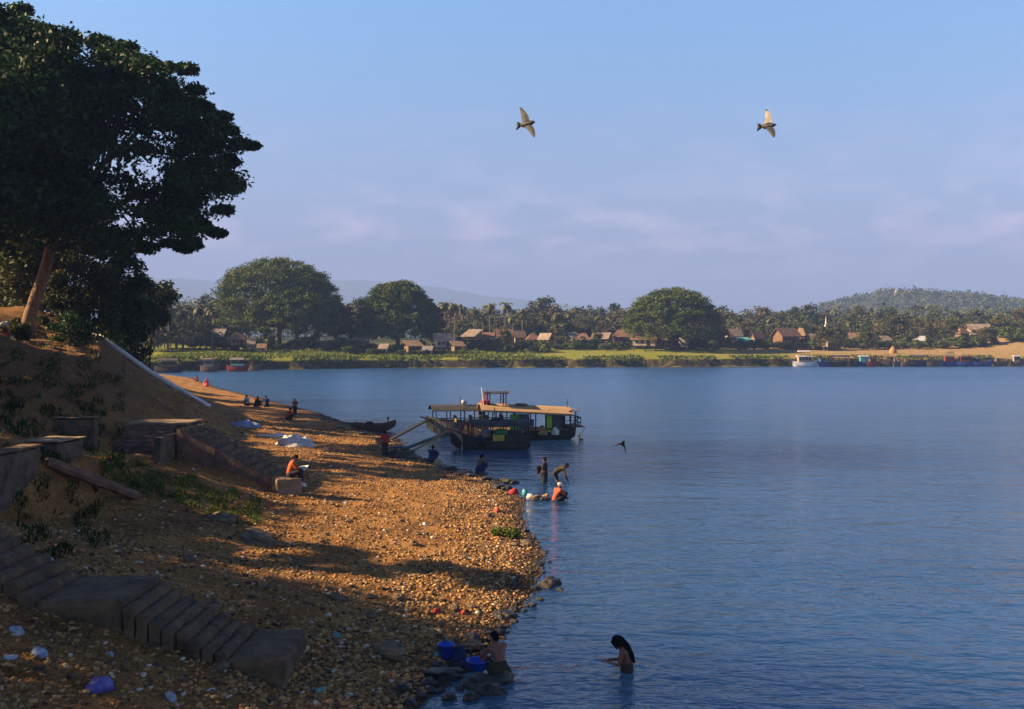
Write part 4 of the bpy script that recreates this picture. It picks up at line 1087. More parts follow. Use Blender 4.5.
# gangplanks from the boats to the beach
for (pa, pb, w, m_, lab) in [((-5.75, 69.7, 1.25), (-8.1, 66.6, None), 0.32, 'wood_dark', 'upper dark gangplank from the grey boat to the beach'),
                             ((-3.6, 64.6, 0.95), (-6.6, 60.9, None), 0.34, 'wood_dark', 'lower dark gangplank reaching the beach between two boats'),
                             ((-3.9, 61.5, 1.15), (-6.0, 59.6, None), 0.12, 'bamboo', 'thin pale bamboo pole leaning from the red bow to the shallows')]:
    z = pb[2] if pb[2] is not None else max(H(pb[0], pb[1]), -0.1) + 0.06
    A = Vector(pa); Bv = Vector((pb[0], pb[1], z))
    mb = MB()
    if w > 0.2: mb.plank(A - Bv, (0, 0, 0), w, 0.09)
    else: mb.tube([A - Bv, (A - Bv) * 0.5 + Vector((0, 0, -0.05)), (0, 0, 0)], 0.06, 7)
    o = mb.build('gangplank' if w > 0.2 else 'bamboo_pole', M[m_]); o.location = Bv
    tag(o, lab, 'gangplank' if w > 0.2 else 'pole')
# cargo on the boats
for (x, y, z, r, h, m_, lab, nm, ct) in [
    (-3.0, 69.7, 0.62, (0.34, 0.28), 0.5, 'wood_pale', 'pale sack on the deck under the dark curved roof, nearest the bow', 'sack', 'sack'),
    (-1.3, 70.2, 0.62, (0.3, 0.26), 0.45, 'red_cloth', 'red bundle on the deck under the dark curved roof', 'bundle', 'bundle'),
    (2.0, 67.0, 0.42, (0.42, 0.3), 0.55, 'hay', 'brown sack amidships under the tan roof', 'sack', 'sack'),
    (2.9, 67.2, 0.42, (0.3, 0.25), 0.5, 'white_cloth', 'white sack beside the brown one under the tan roof', 'sack', 'sack'),
    (-1.9, 61.2, 0.36, (0.35, 0.25), 0.55, 'navy', 'navy bundle on the foredeck of the red bowed boat', 'bundle', 'bundle'),
    (-0.1, 61.5, 0.36, (0.35, 0.25), 0.6, 'olive', 'olive bundle in the stern of the red bowed boat', 'bundle', 'bundle'),
    (0.6, 67.6, 2.22, (0.6, 0.3), 0.28, 'wood', 'pile of planks and nets lying on the tan roof', 'pile', 'pile'),
    (-0.9, 61.7, 1.78, (0.5, 0.3), 0.22, 'dark_cloth', 'dark tarpaulin heap lying on the front boat roof', 'tarpaulin', 'tarpaulin')]:
    heap(nm, lab, ct, Vector((x, y, z)), r, h, M[m_], random.uniform(0, 3), None, 0.2)
for (x, y, z, sc_, m_, lab) in [(0.2, 66.9, 0.42, 0.9, 'navy', 'boatman in navy standing amidships under the tan roof'), (-2.1, 70.0, 0.55, 0.9, 'dark_cloth', 'boatman in black standing under the dark curved roof')]:
    BOATMEN.append((x, y, z, sc_, m_, lab))
# mooring stake with a crossbar off the stern
q = W(579, 441)
t = thing('mooring_stake', 'dark mooring stake with forked top sticking out of the water right of the boats', 'stake', q)
mb = MB(); mb.tube([(0, 0, -0.6), (0.02, 0, 0.45)], [0.06, 0.05], 7); mb.build('stake', M['wood_dark'], t)
mb = MB(); mb.tube([(-0.1, 0, 0.3), (0.02, 0, 0.42), (0.12, 0, 0.62)], 0.035, 6); mb.tube([(0.0, 0, 0.12), (0.28, 0, 0.1)], 0.09, 6); mb.build('fork', M['wood_dark'], t)
rp = MB(); A = Vector((5.0, 68.6, 0.8)) ; rp.tube([(A - q), (A - q) * 0.5 + Vector((0, 0, -0.12)), (0, 0, 0.25)], 0.022, 5)
o = rp.build('mooring_rope', M['bamboo']); o.location = q; tag(o, 'mooring rope from the tan roofed boat down to the stake', 'rope')

# wooden rowing boat drawn up on the beach
q = on_ground(374, 431); q.z += 0.12
t = boat_base('rowing_boat', 'old wooden rowing boat drawn up at the water edge with dark gear inside', 'rowing boat', q, R(-12), 3.4, 1.05, 0.42, M['wood'], M['wood_dark'], bow_rise=0.35, stern_rise=0.1, draft=0.12)
for x in (-0.8, 0.3):
    mb = MB(); mb.box((x, 0, 0.36), (0.22, 0.86, 0.05)); mb.build('thwart', M['wood_pale'], t)
heap('net_pile', 'dark pile of nets in the stern of the rowing boat', 'nets', q + Vector((-0.35, 0.1, 0.28)), (0.4, 0.3, 0.32), M['dark_cloth'])
mb = MB(); mb.tube([(0, 0, 0), (0.02, 0, 0.62)], 0.05, 6); mb.ellipsoid((0.02, 0, 0.66), (0.09, 0.09, 0.1), 8, 6); o = mb.build('oar_post', M['wood_dark']); o.location = q + Vector((1.05, -0.22, 0.2)); tag(o, 'short dark post standing in the bow of the rowing boat', 'post')

# ---- boats along the far bank
def far_boat(px, wpx, style, label, Yo=-1.8, rz=0.0, hull='wood_dark', roof='tin', cab='mat_pale', hpx=12):
    x = (px - CX) / FOC * 268
    Y = float(np.interp(x, YF_X, YF_Y)) + Yo
    x = (px - CX) / FOC * Y
    L = wpx / 1000 * Y; Hh = hpx / 1000 * Y
    t = boat_base('moored_boat', label, 'boat', (x, Y, 0.0), rz, L, min(L * 0.3, 2.6), 0.9, M[hull], M['wood'], 'boats moored along the far bank', bow_rise=0.7, stern_rise=0.3)
    t.scale = (1, 1, 1.3)
    Hh /= 1.3
    Bm = min(L * 0.3, 2.6)
    if style in ('cabin', 'double'):
        mb = MB(); mb.box((-L * 0.06, 0, 1.45), (L * 0.5, Bm * 0.75, 1.1)); c = mb.build('cabin', M[cab], t)
        for k in range(4):
            mb = MB(); mb.box((-L * 0.24 + k * L * 0.12, -Bm * 0.375 - 0.012, 1.62), (L * 0.07, 0.02, 0.5)); mb.build('window', M['dark'], c)
        arch_roof(-L * 0.36, L * 0.26, Bm * 1.0, 2.05, 0.10, 0.10).build('roof', M[roof], t)
        if style == 'double':
            post_set(t, [-L * 0.26, -L * 0.08, L * 0.1], Bm * 0.35, 2.1, Hh - 0.25, M['wood'], 0.06)
            arch_roof(-L * 0.30, L * 0.13, Bm * 0.9, Hh - 0.25, 0.12, 0.10).build('upper_roof', M[roof], t)
    elif style == 'awning':
        post_set(t, [-L * 0.3, -L * 0.1, L * 0.1, L * 0.25], Bm * 0.38, 0.8, 2.0, M['wood_dark'], 0.06)
        arch_roof(-L * 0.36, L * 0.30, Bm * 0.95, 1.95, 0.35, 0.08).build('roof', M[roof], t)
        mb = MB(); mb.box((0, -Bm * 0.42, 1.15), (L * 0.6, 0.05, 0.35)); mb.build('side_board', M[cab], t)
    elif style == 'open':
        mb = MB(); mb.box((-L * 0.25, 0, 1.25), (L * 0.22, Bm * 0.6, 0.8)); mb.build('cabin', M[cab], t)
        mb = MB(); mb.box((L * 0.1, 0, 0.95), (L * 0.3, Bm * 0.5, 0.25)); mb.build('cargo', M['hay'], t)
    return t
far_boat(806, 26, 'double', 'white two decked boat, largest of the far moored boats', hull='white', roof='white', cab='mat_pale', hpx=16)
far_boat(824, 15, 'open', 'blue boat nosing in beside the white two decked boat', -3.2, R(25), 'blue_paint', 'tin', 'blue_paint')
far_boat(841, 27, 'awning', 'dark boat with rounded awning and pale side board on the far bank', -2, 0.05, 'wood_dark', 'roof_dark', 'hull_grey')
far_boat(863, 16, 'cabin', 'boat with teal cabin and pale roof on the far bank', -2, math.pi, 'blue_paint', 'white', 'teal')
far_boat(874, 14, 'open', 'low reddish boat beside the teal cabin boat', -3.4, 0.15, 'red', 'tin', 'thatch_red')
far_boat(889, 18, 'awning', 'brown awning boat between the teal boat and the navy boat', -2, 0, 'wood', 'thatch', 'mat_wall')
far_boat(903, 12, 'open', 'small brown boat with cargo under the far pasture', -3, math.pi - 0.1, 'wood', 'tin', 'mat_wall')
far_boat(919, 22, 'awning', 'long navy hulled boat with dark awning on the far bank', -2.2, 0.0, 'navy', 'roof_dark', 'navy')
far_boat(948, 18, 'double', 'boat with red lower cabin and pale tiered roofs on the far bank', -2, math.pi, 'blue_paint', 'tin', 'red', 15)
far_boat(966, 20, 'cabin', 'boat with reddish roof and blue hull beside the tiered boat', -2.6, 0, 'blue_paint', 'thatch_red', 'red', 13)
far_boat(982, 22, 'open', 'long low blue boat at the end of the moored row', -3, 0, 'blue_paint', 'tin', 'navy')
far_boat(1001, 16, 'open', 'low brown sampan by the sandy end of the far bank', -2.4, 0.1, 'wood', 'tin', 'mat_wall')
far_boat(1017, 12, 'cabin', 'little boat with pale cabin at the picture edge on the far bank', -2.2, 0, 'wood', 'white', 'mat_pale', 9)
far_boat(853, 12, 'open', 'tiny dark dinghy between the rounded awning boat and the teal cabin boat', -3.6, 0.2, 'wood_dark', 'tin', 'wood_dark')
far_boat(934, 16, 'awning', 'shabby brown awning boat left of the tiered red boat', -2.8, 0.1, 'wood', 'thatch', 'mat_wall')
far_boat(897, 9, 'open', 'small grey skiff in front of the brown awning boat', -4.4, 0.3, 'hull_grey', 'tin', 'hull_grey')
far_boat(210, 19, 'double', 'pale cabin boat with raised roof in the inlet below the palms', -2, 0, 'wood', 'tin', 'mat_pale', 14)
far_boat(238, 22, 'awning', 'covered boat with red bow and teal side in the inlet', -2.4, 0, 'red', 'tin_grey', 'teal')
far_boat(255, 13, 'open', 'small open boat at the end of the inlet row', -2.2, 0, 'wood', 'tin', 'mat_wall')
far_boat(170, 30, 'awning', 'dark boat half hidden behind the near bank in the inlet', -2, 0, 'wood_dark', 'roof_dark', 'wood_dark')

# ------------------------------------------------------------------ far village
def hut(px, py_base, Y, wpx, hpx, roof, wall, label, kind='gable', rz=0.0, stilts=True, name='hut'):
    Y += random.uniform(0, 10) if px > 465 else random.uniform(-16, -11)
    x = (px - CX) / FOC * Y
    g = G(x, Y); w = wpx / 1000 * Y * random.uniform(0.82, 0.98); h = hpx / 1000 * Y * random.uniform(0.74, 0.9); d = w * 0.75
    t = thing(name, label, 'hut' if name == 'hut' else name, (x, Y, g), rz, None)
    s = h * 0.28 if stilts else 0.0
    wh = h * (0.36 if stilts else 0.55)
    if stilts:
        for i in (-1, 0, 1):
            for j in (-1, 1):
                mb = MB(); mb.tube([(i * w * 0.42, j * d * 0.4, -0.6), (i * w * 0.42, j * d * 0.4, s + 0.02)], 0.10, 6); mb.build('stilt', M['wood_dark'], t)
    mb = MB(); mb.box((0, 0, s + wh / 2), (w * 0.9, d * 0.86, wh)); wl = mb.build('wall', M[wall], t)
    mb = MB(); mb.box((w * 0.18, -d * 0.43 - 0.02, s + wh * 0.42), (w * 0.14, 0.06, wh * 0.78)); mb.build('door', M['dark'], t)
    for k in (-0.28, -0.06):
        mb = MB(); mb.box((w * k, -d * 0.43 - 0.02, s + wh * 0.58), (w * 0.13, 0.06, wh * 0.36)); mb.build('window', M['dark'], t)
    rz0 = s + wh; rh = h - rz0
    mb = MB()
    ov = 0.35; th = 0.14
    if kind == 'gable':
        a_ = (w / 2 + ov); b_2 = (d / 2 + ov)
        for sg in (-1, 1):
            e0 = Vector((-a_, sg * b_2, rz0 - 0.25)); r0 = Vector((-a_, 0, rz0 + rh))
            vs = [e0, Vector((a_, sg * b_2, rz0 - 0.25)), Vector((a_, 0, rz0 + rh)), r0]
            vs2 = [v + Vector((0, 0, th)) for v in vs]
            mb.add(vs + vs2, [(0, 1, 2, 3), (4, 5, 6, 7), (0, 1, 5, 4), (1, 2, 6, 5), (2, 3, 7, 6), (3, 0, 4, 7)])
        mb.add([(-w * 0.45, -d * 0.42, rz0), (-w * 0.45, d * 0.42, rz0), (-w * 0.45, 0, rz0 + rh * 0.95), (-w * 0.449 + 0.05, -d * 0.42, rz0), (-w * 0.449 + 0.05, d * 0.42, rz0), (-w * 0.449 + 0.05, 0, rz0 + rh * 0.95)], [(0, 1, 2), (3, 4, 5), (0, 1, 4, 3), (1, 2, 5, 4), (2, 0, 3, 5)])
    elif kind == 'hip':
        a_ = (w / 2 + ov); b_2 = (d / 2 + ov); rr = w * 0.18
        vs = [(-a_, -b_2, rz0 - 0.2), (a_, -b_2, rz0 - 0.2), (a_, b_2, rz0 - 0.2), (-a_, b_2, rz0 - 0.2), (-rr, 0, rz0 + rh), (rr, 0, rz0 + rh)]
        mb.add(vs, [(0, 1, 5, 4), (1, 2, 5), (2, 3, 4, 5), (3, 0, 4), (3, 2, 1, 0)])
    else:
        mb.add([(-w * 0.56, -d * 0.62, rz0 - 0.1), (w * 0.56, -d * 0.62, rz0 - 0.1), (w * 0.56, d * 0.55, rz0 + rh), (-w * 0.56, d * 0.55, rz0 + rh), (-w * 0.56, -d * 0.62, rz0 + 0.04), (w * 0.56, -d * 0.62, rz0 + 0.04), (w * 0.56, d * 0.55, rz0 + rh + 0.14), (-w * 0.56, d * 0.55, rz0 + rh + 0.14)], [(0, 1, 2, 3), (4, 5, 6, 7), (0, 1, 5, 4), (1, 2, 6, 5), (2, 3, 7, 6), (3, 0, 4, 7)])
    mb.build('roof', M[roof], t)
    return t
HUTS = [
 (168, 330, 285, 20, 22, 'tin', 'mat_wall', 'hut with pale tin roof seen under the palms by the inlet', 'shed'),
 (200, 335, 285, 16, 18, 'thatch', 'mat_wall', 'dark thatched hut between palms and the tin roofed long house', 'gable'),
 (216, 335, 288, 24, 22, 'tin_grey', 'mat_wall', 'long house with grey tin roof left of the tallest dome tree', 'gable'),
 (238, 335, 282, 18, 22, 'thatch_red', 'mat_wall', 'thatched hut with reddish roof touching the tallest dome tree', 'hip'),
 (251, 338, 276, 9, 14, 'tin', 'mat_pale', 'small pale fronted hut below the tallest dome tree', 'shed'),
 (262, 340, 274, 8, 12, 'thatch', 'mat_pale', 'tiny hut with sunlit wall right of the pale fronted one', 'gable'),
 (361, 336, 292, 16, 20, 'tin', 'mat_wall', 'hut with slanting tin roof in the gap between two dome trees', 'shed'),
 (384, 338, 280, 9, 14, 'tin', 'mat_pale', 'little light walled hut under the second dome tree', 'gable'),
 (413, 338, 281, 18, 18, 'thatch', 'mat_wall', 'brown hut with patched thatch below the second dome tree', 'shed'),
 (428, 340, 278, 9, 13, 'tin_grey', 'mat_pale', 'small pale hut right of the patched thatch hut', 'gable'),
 (443, 334, 290, 22, 24, 'tin', 'mat_pale', 'broad two tier hut with sunlit roofs right of the second dome tree', 'gable'),
 (458, 338, 282, 14, 16, 'thatch', 'mat_wall', 'lean-to hut on the slope side of the two tier hut', 'shed'),
 (472, 330, 300, 18, 22, 'tin', 'mat_wall', 'hut with dull tin roof among palms, west end of the palm row', 'shed'),
 (489, 330, 300, 12, 20, 'thatch_red', 'mat_wall', 'red roofed hut half sunk among bushes by the palm row', 'gable'),
 (504, 330, 302, 16, 22, 'thatch_red', 'mat_wall', 'hut with steep red thatch in the palm row', 'gable'),
 (519, 330, 300, 12, 22, 'thatch', 'mat_pale', 'hut with sunlit gable wall in the palm row', 'gable'),
 (533, 330, 304, 14, 20, 'thatch_red', 'mat_wall', 'hut with rusty roof at the east end of the palm row', 'hip'),
 (546, 332, 300, 13, 19, 'tin', 'mat_wall', 'hut with tin roof beside two dark round bushes', 'gable'),
 (574, 330, 306, 14, 20, 'tin', 'mat_wall', 'hut with bleached roof left of the red roofed cluster', 'shed'),
 (583, 330, 300, 18, 22, 'thatch_red', 'mat_wall', 'red hipped roof hut at the west of the middle cluster', 'hip'),
 (602, 330, 308, 18, 20, 'tin', 'mat_wall', 'low hut with dusty roof between the two red roofed huts', 'gable'),
 (621, 330, 302, 20, 22, 'thatch_red', 'mat_wall', 'tall red thatch hut just left of the lone dome tree', 'hip'),
 (645, 332, 292, 26, 23, 'thatch_red', 'mat_pale', 'biggest red roofed house in front of the lone dome tree', 'gable'),
 (661, 334, 290, 14, 18, 'thatch_red', 'mat_wall', 'smaller red hut leaning on the biggest red roofed house', 'shed'),
 (684, 336, 296, 8, 14, 'tin_grey', 'mat_pale', 'tiny pale hut under the right half of the lone dome tree', 'gable'),
 (733, 330, 312, 18, 22, 'tin', 'mat_pale', 'white walled hut right of the lone dome tree', 'gable'),
 (744, 336, 306, 14, 14, 'teal', 'mat_wall', 'low teal roofed shed right of the lone dome tree', 'shed'),
 (757, 332, 310, 13, 20, 'thatch_red', 'mat_pale', 'hut with orange roof and white wall in the bushes', 'gable'),
 (786, 334, 308, 26, 24, 'thatch_red', 'brick', 'long reddish walled house with rusty roof above the moored boats', 'gable'),
 (801, 332, 314, 14, 24, 'thatch', 'mat_wall', 'steep hipped hut beside the long reddish walled house', 'hip'),
 (818, 333, 312, 18, 20, 'tin', 'mat_wall', 'hut with grey brown roof below the white pagoda', 'gable'),
 (829, 335, 306, 12, 16, 'thatch', 'mat_pale', 'small tan hut below the white pagoda', 'shed'),
 (854, 332, 314, 12, 18, 'thatch', 'mat_pale', 'tan hut alone among bushes right of the pagoda', 'gable'),
 (886, 333, 318, 12, 15, 'tin', 'mat_wall', 'hut with dull roof in the middle of the right wood', 'shed'),
 (918, 334, 316, 14, 13, 'white', 'mat_pale', 'white roofed shed at the edge of the pasture', 'gable'),
 (962, 332, 322, 14, 18, 'thatch_red', 'mat_wall', 'hut with reddish hip roof above the blue boats', 'hip'),
 (978, 331, 326, 22, 18, 'tin', 'mat_pale', 'long pale roofed house near the sandy rise', 'gable'),
]
for (px, pb, Y, w, h, rf, wl, lab, kind) in HUTS:
    hut(px, pb, Y, w, h, rf, wl, lab, kind, R(random.uniform(-38, 38)))
# pagoda and hilltop temple
q = far_base(826, 350)
q.z -= 0.1
t = thing('pagoda', 'small white pagoda spire rising among the trees above the far village', 'pagoda', q); t.scale = (0.8, 0.8, 0.74)
mb = MB(); mb.lathe([(2.6, 0), (2.6, 2.2), (2.2, 2.3), (2.2, 4.5), (1.8, 4.6), (1.8, 6.5), (0, 6.5)], n=16); mb.build('terrace', M['white'], t)
mb = MB(); mb.lathe([(1.6, 6.5), (1.55, 7.6), (1.0, 8.8), (0.6, 9.6), (0, 9.6)], n=16); mb.build('bell', M['white'], t, smooth=True)
mb = MB(); mb.lathe([(0.5, 9.6), (0.34, 11.2), (0.16, 12.6), (0.02, 14.2)], n=12); mb.build('spire', M['gold'], t, smooth=True)
for (px, lab, s) in [(896, 'pale temple roofs on the top of the wooded hill, left of the pair', 0.27), (909, 'white hilltop shrine right of the pair on the wooded hill', 0.22)]:
    q = far_base(px, 1120)
    t = thing('temple', lab, 'temple', q)
    mb = MB(); mb.box((0, 0, 5 * s), (11 * s, 8 * s, 10 * s)); mb.build('wall', M['mat_pale'], t)
    mb = MB(); mb.lathe([(8 * s, 10 * s), (5 * s, 13 * s), (5 * s, 14 * s), (2 * s, 17 * s), (0.2, 23 * s)], n=8); mb.build('roof', M['gold'], t)
# haystack hut and a grazing buffalo on the pasture
q = far_base(893, 292)
t = thing('haystack', 'dark brown haystack standing alone on the far pasture', 'haystack', q); t.scale = (0.6, 0.6, 0.6)
mb = MB(); mb.lathe([(1.7, -0.2), (1.8, 0.8), (1.5, 1.8), (0.8, 2.9), (0.05, 3.6)], n=14); mb.build('stack', M['hay'], t, smooth=True)
mb = MB(); mb.tube([(0, 0, 3.3), (0.05, 0, 4.2)], 0.08, 6); mb.build('pole', M['wood'], t)

# ------------------------------------------------------------------ figures
def remesh(o, voxel, it=3, fac=0.5):
    m_ = o.modifiers.new('remesh', 'REMESH'); m_.mode = 'VOXEL'; m_.voxel_size = voxel; m_.use_smooth_shade = True
    if it:
        s_ = o.modifiers.new('smooth', 'SMOOTH'); s_.iterations = it; s_.factor = fac
    dg = bpy.context.evaluated_depsgraph_get()
    me = bpy.data.meshes.new_from_object(o.evaluated_get(dg)); old = o.data
    o.modifiers.clear(); o.data = me; me.name = old.name; bpy.data.meshes.remove(old)
    return o
def hand(mb, wr, el, side, palm=None, curl=0.35):
    wr = Vector(wr); d = (wr - Vector(el)).normalized()
    u = d.cross(Vector((0, 0, 1)))
    u = (u if u.length > 0.2 else Vector((1, 0, 0))).normalized() * side       # towards the little finger
    dn = u.cross(d).normalized() * (1 if side > 0 else -1)                       # back of the hand is -dn
    if dn.z > 0: dn = -dn
    for k in (-0.028, 0, 0.028): mb.capsule(wr + u * k * 0.5, wr + d * 0.085 + u * k, 0.016, 0.014, 8, 2)
    for i, (o_, L) in enumerate(((-0.034, 0.066), (-0.011, 0.076), (0.012, 0.070), (0.034, 0.054))):
        b0 = wr + d * 0.088 + u * o_; b1 = b0 + (d * math.cos(curl) + dn * math.sin(curl)) * L * 0.5
        b2 = b1 + (d * math.cos(curl * 2.4) + dn * math.sin(curl * 2.4)) * L * 0.5
        mb.capsule(b0, b1, 0.010, 0.009, 7, 2); mb.capsule(b1, b2, 0.009, 0.0075, 7, 2)
    a0 = wr + d * 0.03 - u * 0.03; a1 = a0 + (d * 0.7 - u * 0.7 + dn * 0.25).normalized() * 0.04; a2 = a1 + (d * 0.95 - u * 0.1 + dn * 0.3).normalized() * 0.032
    mb.capsule(a0, a1, 0.0125, 0.011, 7, 2); mb.capsule(a1, a2, 0.011, 0.009, 7, 2)
def look_rot(look):
    f = Vector(look).normalized(); s = f.cross(Vector((0, 0, 1)))
    s = s.normalized() if s.length > 0.05 else Vector((1, 0, 0))
    u = s.cross(f).normalized()
    return Matrix((s, f, u)).transposed()          # columns: right, forward, up
def person(label, J, loc, rz, clothes, skin='skin', look=(0, 1, 0), hair='short', voxel=0.014, sc=1.0, hairm='hair', group=None):
    """J: joint positions, the figure faces +Y"""
    g = {k: Vector(v) for k, v in J.items()}
    for k in list(g):
        if k.endswith('_l'): 
            r_ = k[:-2] + '_r'
            if r_ not in g: g[r_] = Vector((-g[k].x, g[k].y, g[k].z))
    t = thing('person', label, 'person', loc, rz, group); t.scale = (sc,) * 3
    mb = MB()
    c = mb.capsule
    c(g['pelvis'], g['waist'], 0.115, 0.105); c(g['waist'], g['chest'], 0.105, 0.115); c(g['chest'], g['neck'], 0.105, 0.055)
    for s in ('_l', '_r'):
        sx = 1 if g['sh' + s].x > 0 else -1
        c(g['chest'].lerp(g['sh' + s], 0.35), g['sh' + s], 0.10, 0.058); c(g['waist'], g['chest'].lerp(g['sh' + s], 0.6), 0.085, 0.075)
        c(g['neck'], g['sh' + s], 0.048, 0.05)
        c(g['pelvis'].lerp(g['hip' + s], 0.5), g['hip' + s], 0.105, 0.098)
        c(g['sh' + s], g['el' + s], 0.052, 0.038); c(g['el' + s], g['wr' + s], 0.039, 0.026)
        hand(mb, g['wr' + s], g['el' + s], sx)
        c(g['hip' + s], g['kn' + s], 0.085, 0.055); kn, an = g['kn' + s], g['an' + s]
        c(kn, kn.lerp(an, 0.35), 0.054, 0.054); c(kn.lerp(an, 0.35), an, 0.054, 0.034)
        c(an, g['to' + s], 0.036, 0.024); c(an.lerp(g['to' + s], 0.6), g['to' + s], 0.038, 0.03)
    hd = g['head']; rm = look_rot(look)
    c(g['neck'], hd - Vector((0, 0, 0.03)), 0.052, 0.05)
    mb.ellipsoid(hd + rm @ Vector((0, -0.008, 0.025)), (0.076, 0.096, 0.092), 16, 12, rm)
    mb.ellipsoid(hd + rm @ Vector((0, 0.030, -0.045)), (0.056, 0.060, 0.066), 12, 10, rm)
    c(hd + rm @ Vector((0, 0.085, 0.012)), hd + rm @ Vector((0, 0.106, -0.022)), 0.011, 0.015, 8, 3)
    c(hd + rm @ Vector((-0.018, 0.083, -0.055)), hd + rm @ Vector((0.018, 0.083, -0.055)), 0.010, 0.010, 8, 3)
    for sx in (-1, 1): mb.ellipsoid(hd + rm @ Vector((sx * 0.077, -0.01, -0.005)), (0.012, 0.02, 0.031), 8, 6, rm)
    remesh(mb.build('body', M[skin], t, smooth=True), voxel, 3)
    for sx in (-1, 1):
        e_ = MB().ellipsoid(hd + rm @ Vector((sx * 0.031, 0.080, 0.008)), (0.014, 0.010, 0.009), 8, 6, rm); e_.build('eye', M['dark'], t, smooth=True)
    hb = MB()
    if hair in ('short', 'long', 'bun'):
        hb.ellipsoid(hd + rm @ Vector((0, -0.020, 0.042)), (0.086, 0.100, 0.090), 14, 10, rm)
        hb.ellipsoid(hd + rm @ Vector((0, -0.055, -0.01)), (0.076, 0.058, 0.075), 12, 8, rm)
        if hair == 'bun': hb.ellipsoid(hd + rm @ Vector((0, -0.125, 0.03)), (0.045, 0.045, 0.045), 10, 8)
        if hair == 'long':
            nk = g['neck']; mid = g['chest'] + Vector((0, -0.13, 0.0)); lo = g['waist'] + Vector((0, -0.14, 0.05))
            hb.capsule(hd + rm @ Vector((0, -0.07, 0)), nk + Vector((0, -0.07, 0.03)), 0.085, 0.085)
            hb.capsule(nk + Vector((0, -0.07, 0.03)), mid, 0.085, 0.07); hb.capsule(mid, lo, 0.065, 0.03)
            for sx in (-1, 1): hb.capsule(hd + rm @ Vector((sx * 0.075, 0.0, 0.02)), hd + rm @ Vector((sx * 0.065, 0.03, -0.14)), 0.035, 0.022)
            hb.capsule(hd + rm @ Vector((-0.04, 0.07, 0.07)), hd + rm @ Vector((-0.05, 0.08, -0.10)), 0.03, 0.02)
        remesh(hb.build('hair', M[hairm], t, smooth=True), voxel, 2)
    elif hair == 'towel':
        hb.ellipsoid(hd + rm @ Vector((0, -0.02, 0.055)), (0.108, 0.118, 0.085), 14, 10, rm); hb.ellipsoid(hd + rm @ Vector((0.02, -0.09, 0.06)), (0.06, 0.06, 0.05), 10, 8)
        remesh(hb.build('head_towel', M[hairm], t, smooth=True), voxel, 2)
    elif hair == 'hat':
        mb2 = MB(); mb2.lathe([(0.24, 0.03), (0.12, 0.12), (0.02, 0.2), (0.0, 0.2)], hd + Vector((0, -0.01, 0)), 18); mb2.lathe([(0.24, 0.02), (0.11, 0.10), (0.0, 0.14)], hd + Vector((0, -0.01, 0)), 18); mb2.build('straw_hat', M[hairm], t)
    for nm, m_, kind in clothes:
        cb = MB(); q = cb.capsule; E = 0.022
        if kind in ('shirt', 'vest'):
            q(g['pelvis'].lerp(g['waist'], 0.3), g['waist'], 0.118 + E, 0.105 + E); q(g['waist'], g['chest'], 0.105 + E, 0.115 + E); q(g['chest'], g['chest'].lerp(g['neck'], 0.6), 0.108 + E, 0.07 + E * 0.5)
            for s in ('_l', '_r'):
                q(g['waist'], g['chest'].lerp(g['sh' + s], 0.6), 0.088 + E, 0.078 + E); q(g['chest'].lerp(g['sh' + s], 0.35), g['sh' + s], 0.10 + E, 0.060 + E)
                if kind == 'shirt': q(g['sh' + s], g['sh' + s].lerp(g['el' + s], 0.75), 0.056 + E, 0.050 + E)
        elif kind in ('sarong', 'longyi', 'shorts'):
            top = g['pelvis'].lerp(g['waist'], 0.75 if kind != 'sarong' else 1.0)
            q(g['pelvis'], top, 0.120 + E, 0.107 + E)
            if kind == 'sarong': q(g['waist'], g['waist'].lerp(g['chest'], 0.9), 0.110 + E, 0.118 + E)
            for s in ('_l', '_r'):
                q(g['pelvis'].lerp(g['hip' + s], 0.5), g['hip' + s], 0.11 + E, 0.102 + E)
                kt = 0.6 if kind == 'shorts' else 1.0
                q(g['hip' + s], g['hip' + s].lerp(g['kn' + s], kt), 0.09 + E, 0.062 + E * (1.0 if kind == 'shorts' else 2))
                if kind != 'shorts':
                    q(g['kn' + s], g['kn' + s].lerp(g['an' + s], 0.75), 0.065 + E * 1.5, 0.065 + E * 1.5)
            if kind != 'shorts':
                km = (g['kn_l'] + g['kn_r']) / 2; am = (g['an_l'] + g['an_r']) / 2
                q(g['pelvis'], km, 0.12, 0.09); q(km, km.lerp(am, 0.7), 0.09, 0.09)
        remesh(cb.build(nm, M[m_], t, smooth=True), voxel, 4)
    return t
SQUAT = dict(pelvis=(0, -.06, .20), waist=(0, -.02, .38), chest=(0, .07, .56), neck=(0, .12, .71), head=(0, .19, .82), sh_l=(.18, .10, .65), el_l=(.24, .30, .47), wr_l=(.10, .47, .34), hip_l=(.10, -.04, .19), kn_l=(.17, .36, .50), an_l=(.13, .10, .06), to_l=(.16, .30, .02))
STAND = dict(pelvis=(0, 0, .86), waist=(0, .0, 1.0), chest=(0, .01, 1.2), neck=(0, .02, 1.38), head=(0, .04, 1.51), sh_l=(.18, .01, 1.32), el_l=(.23, .04, 1.05), wr_l=(.22, .16, .86), hip_l=(.09, 0, .84), kn_l=(.10, .03, .46), an_l=(.10, 0, .07), to_l=(.13, .16, .02))
BATHE = dict(pelvis=(0, 0, .84), waist=(0, .0, .98), chest=(0, .05, 1.16), neck=(0, .10, 1.32), head=(0, .20, 1.42), sh_l=(.165, .07, 1.26), el_l=(.19, .16, 1.01), wr_l=(.07, .37, 1.03), hip_l=(.09, 0, .82), kn_l=(.10, .04, .45), an_l=(.10, 0, .07), to_l=(.13, .16, .02))
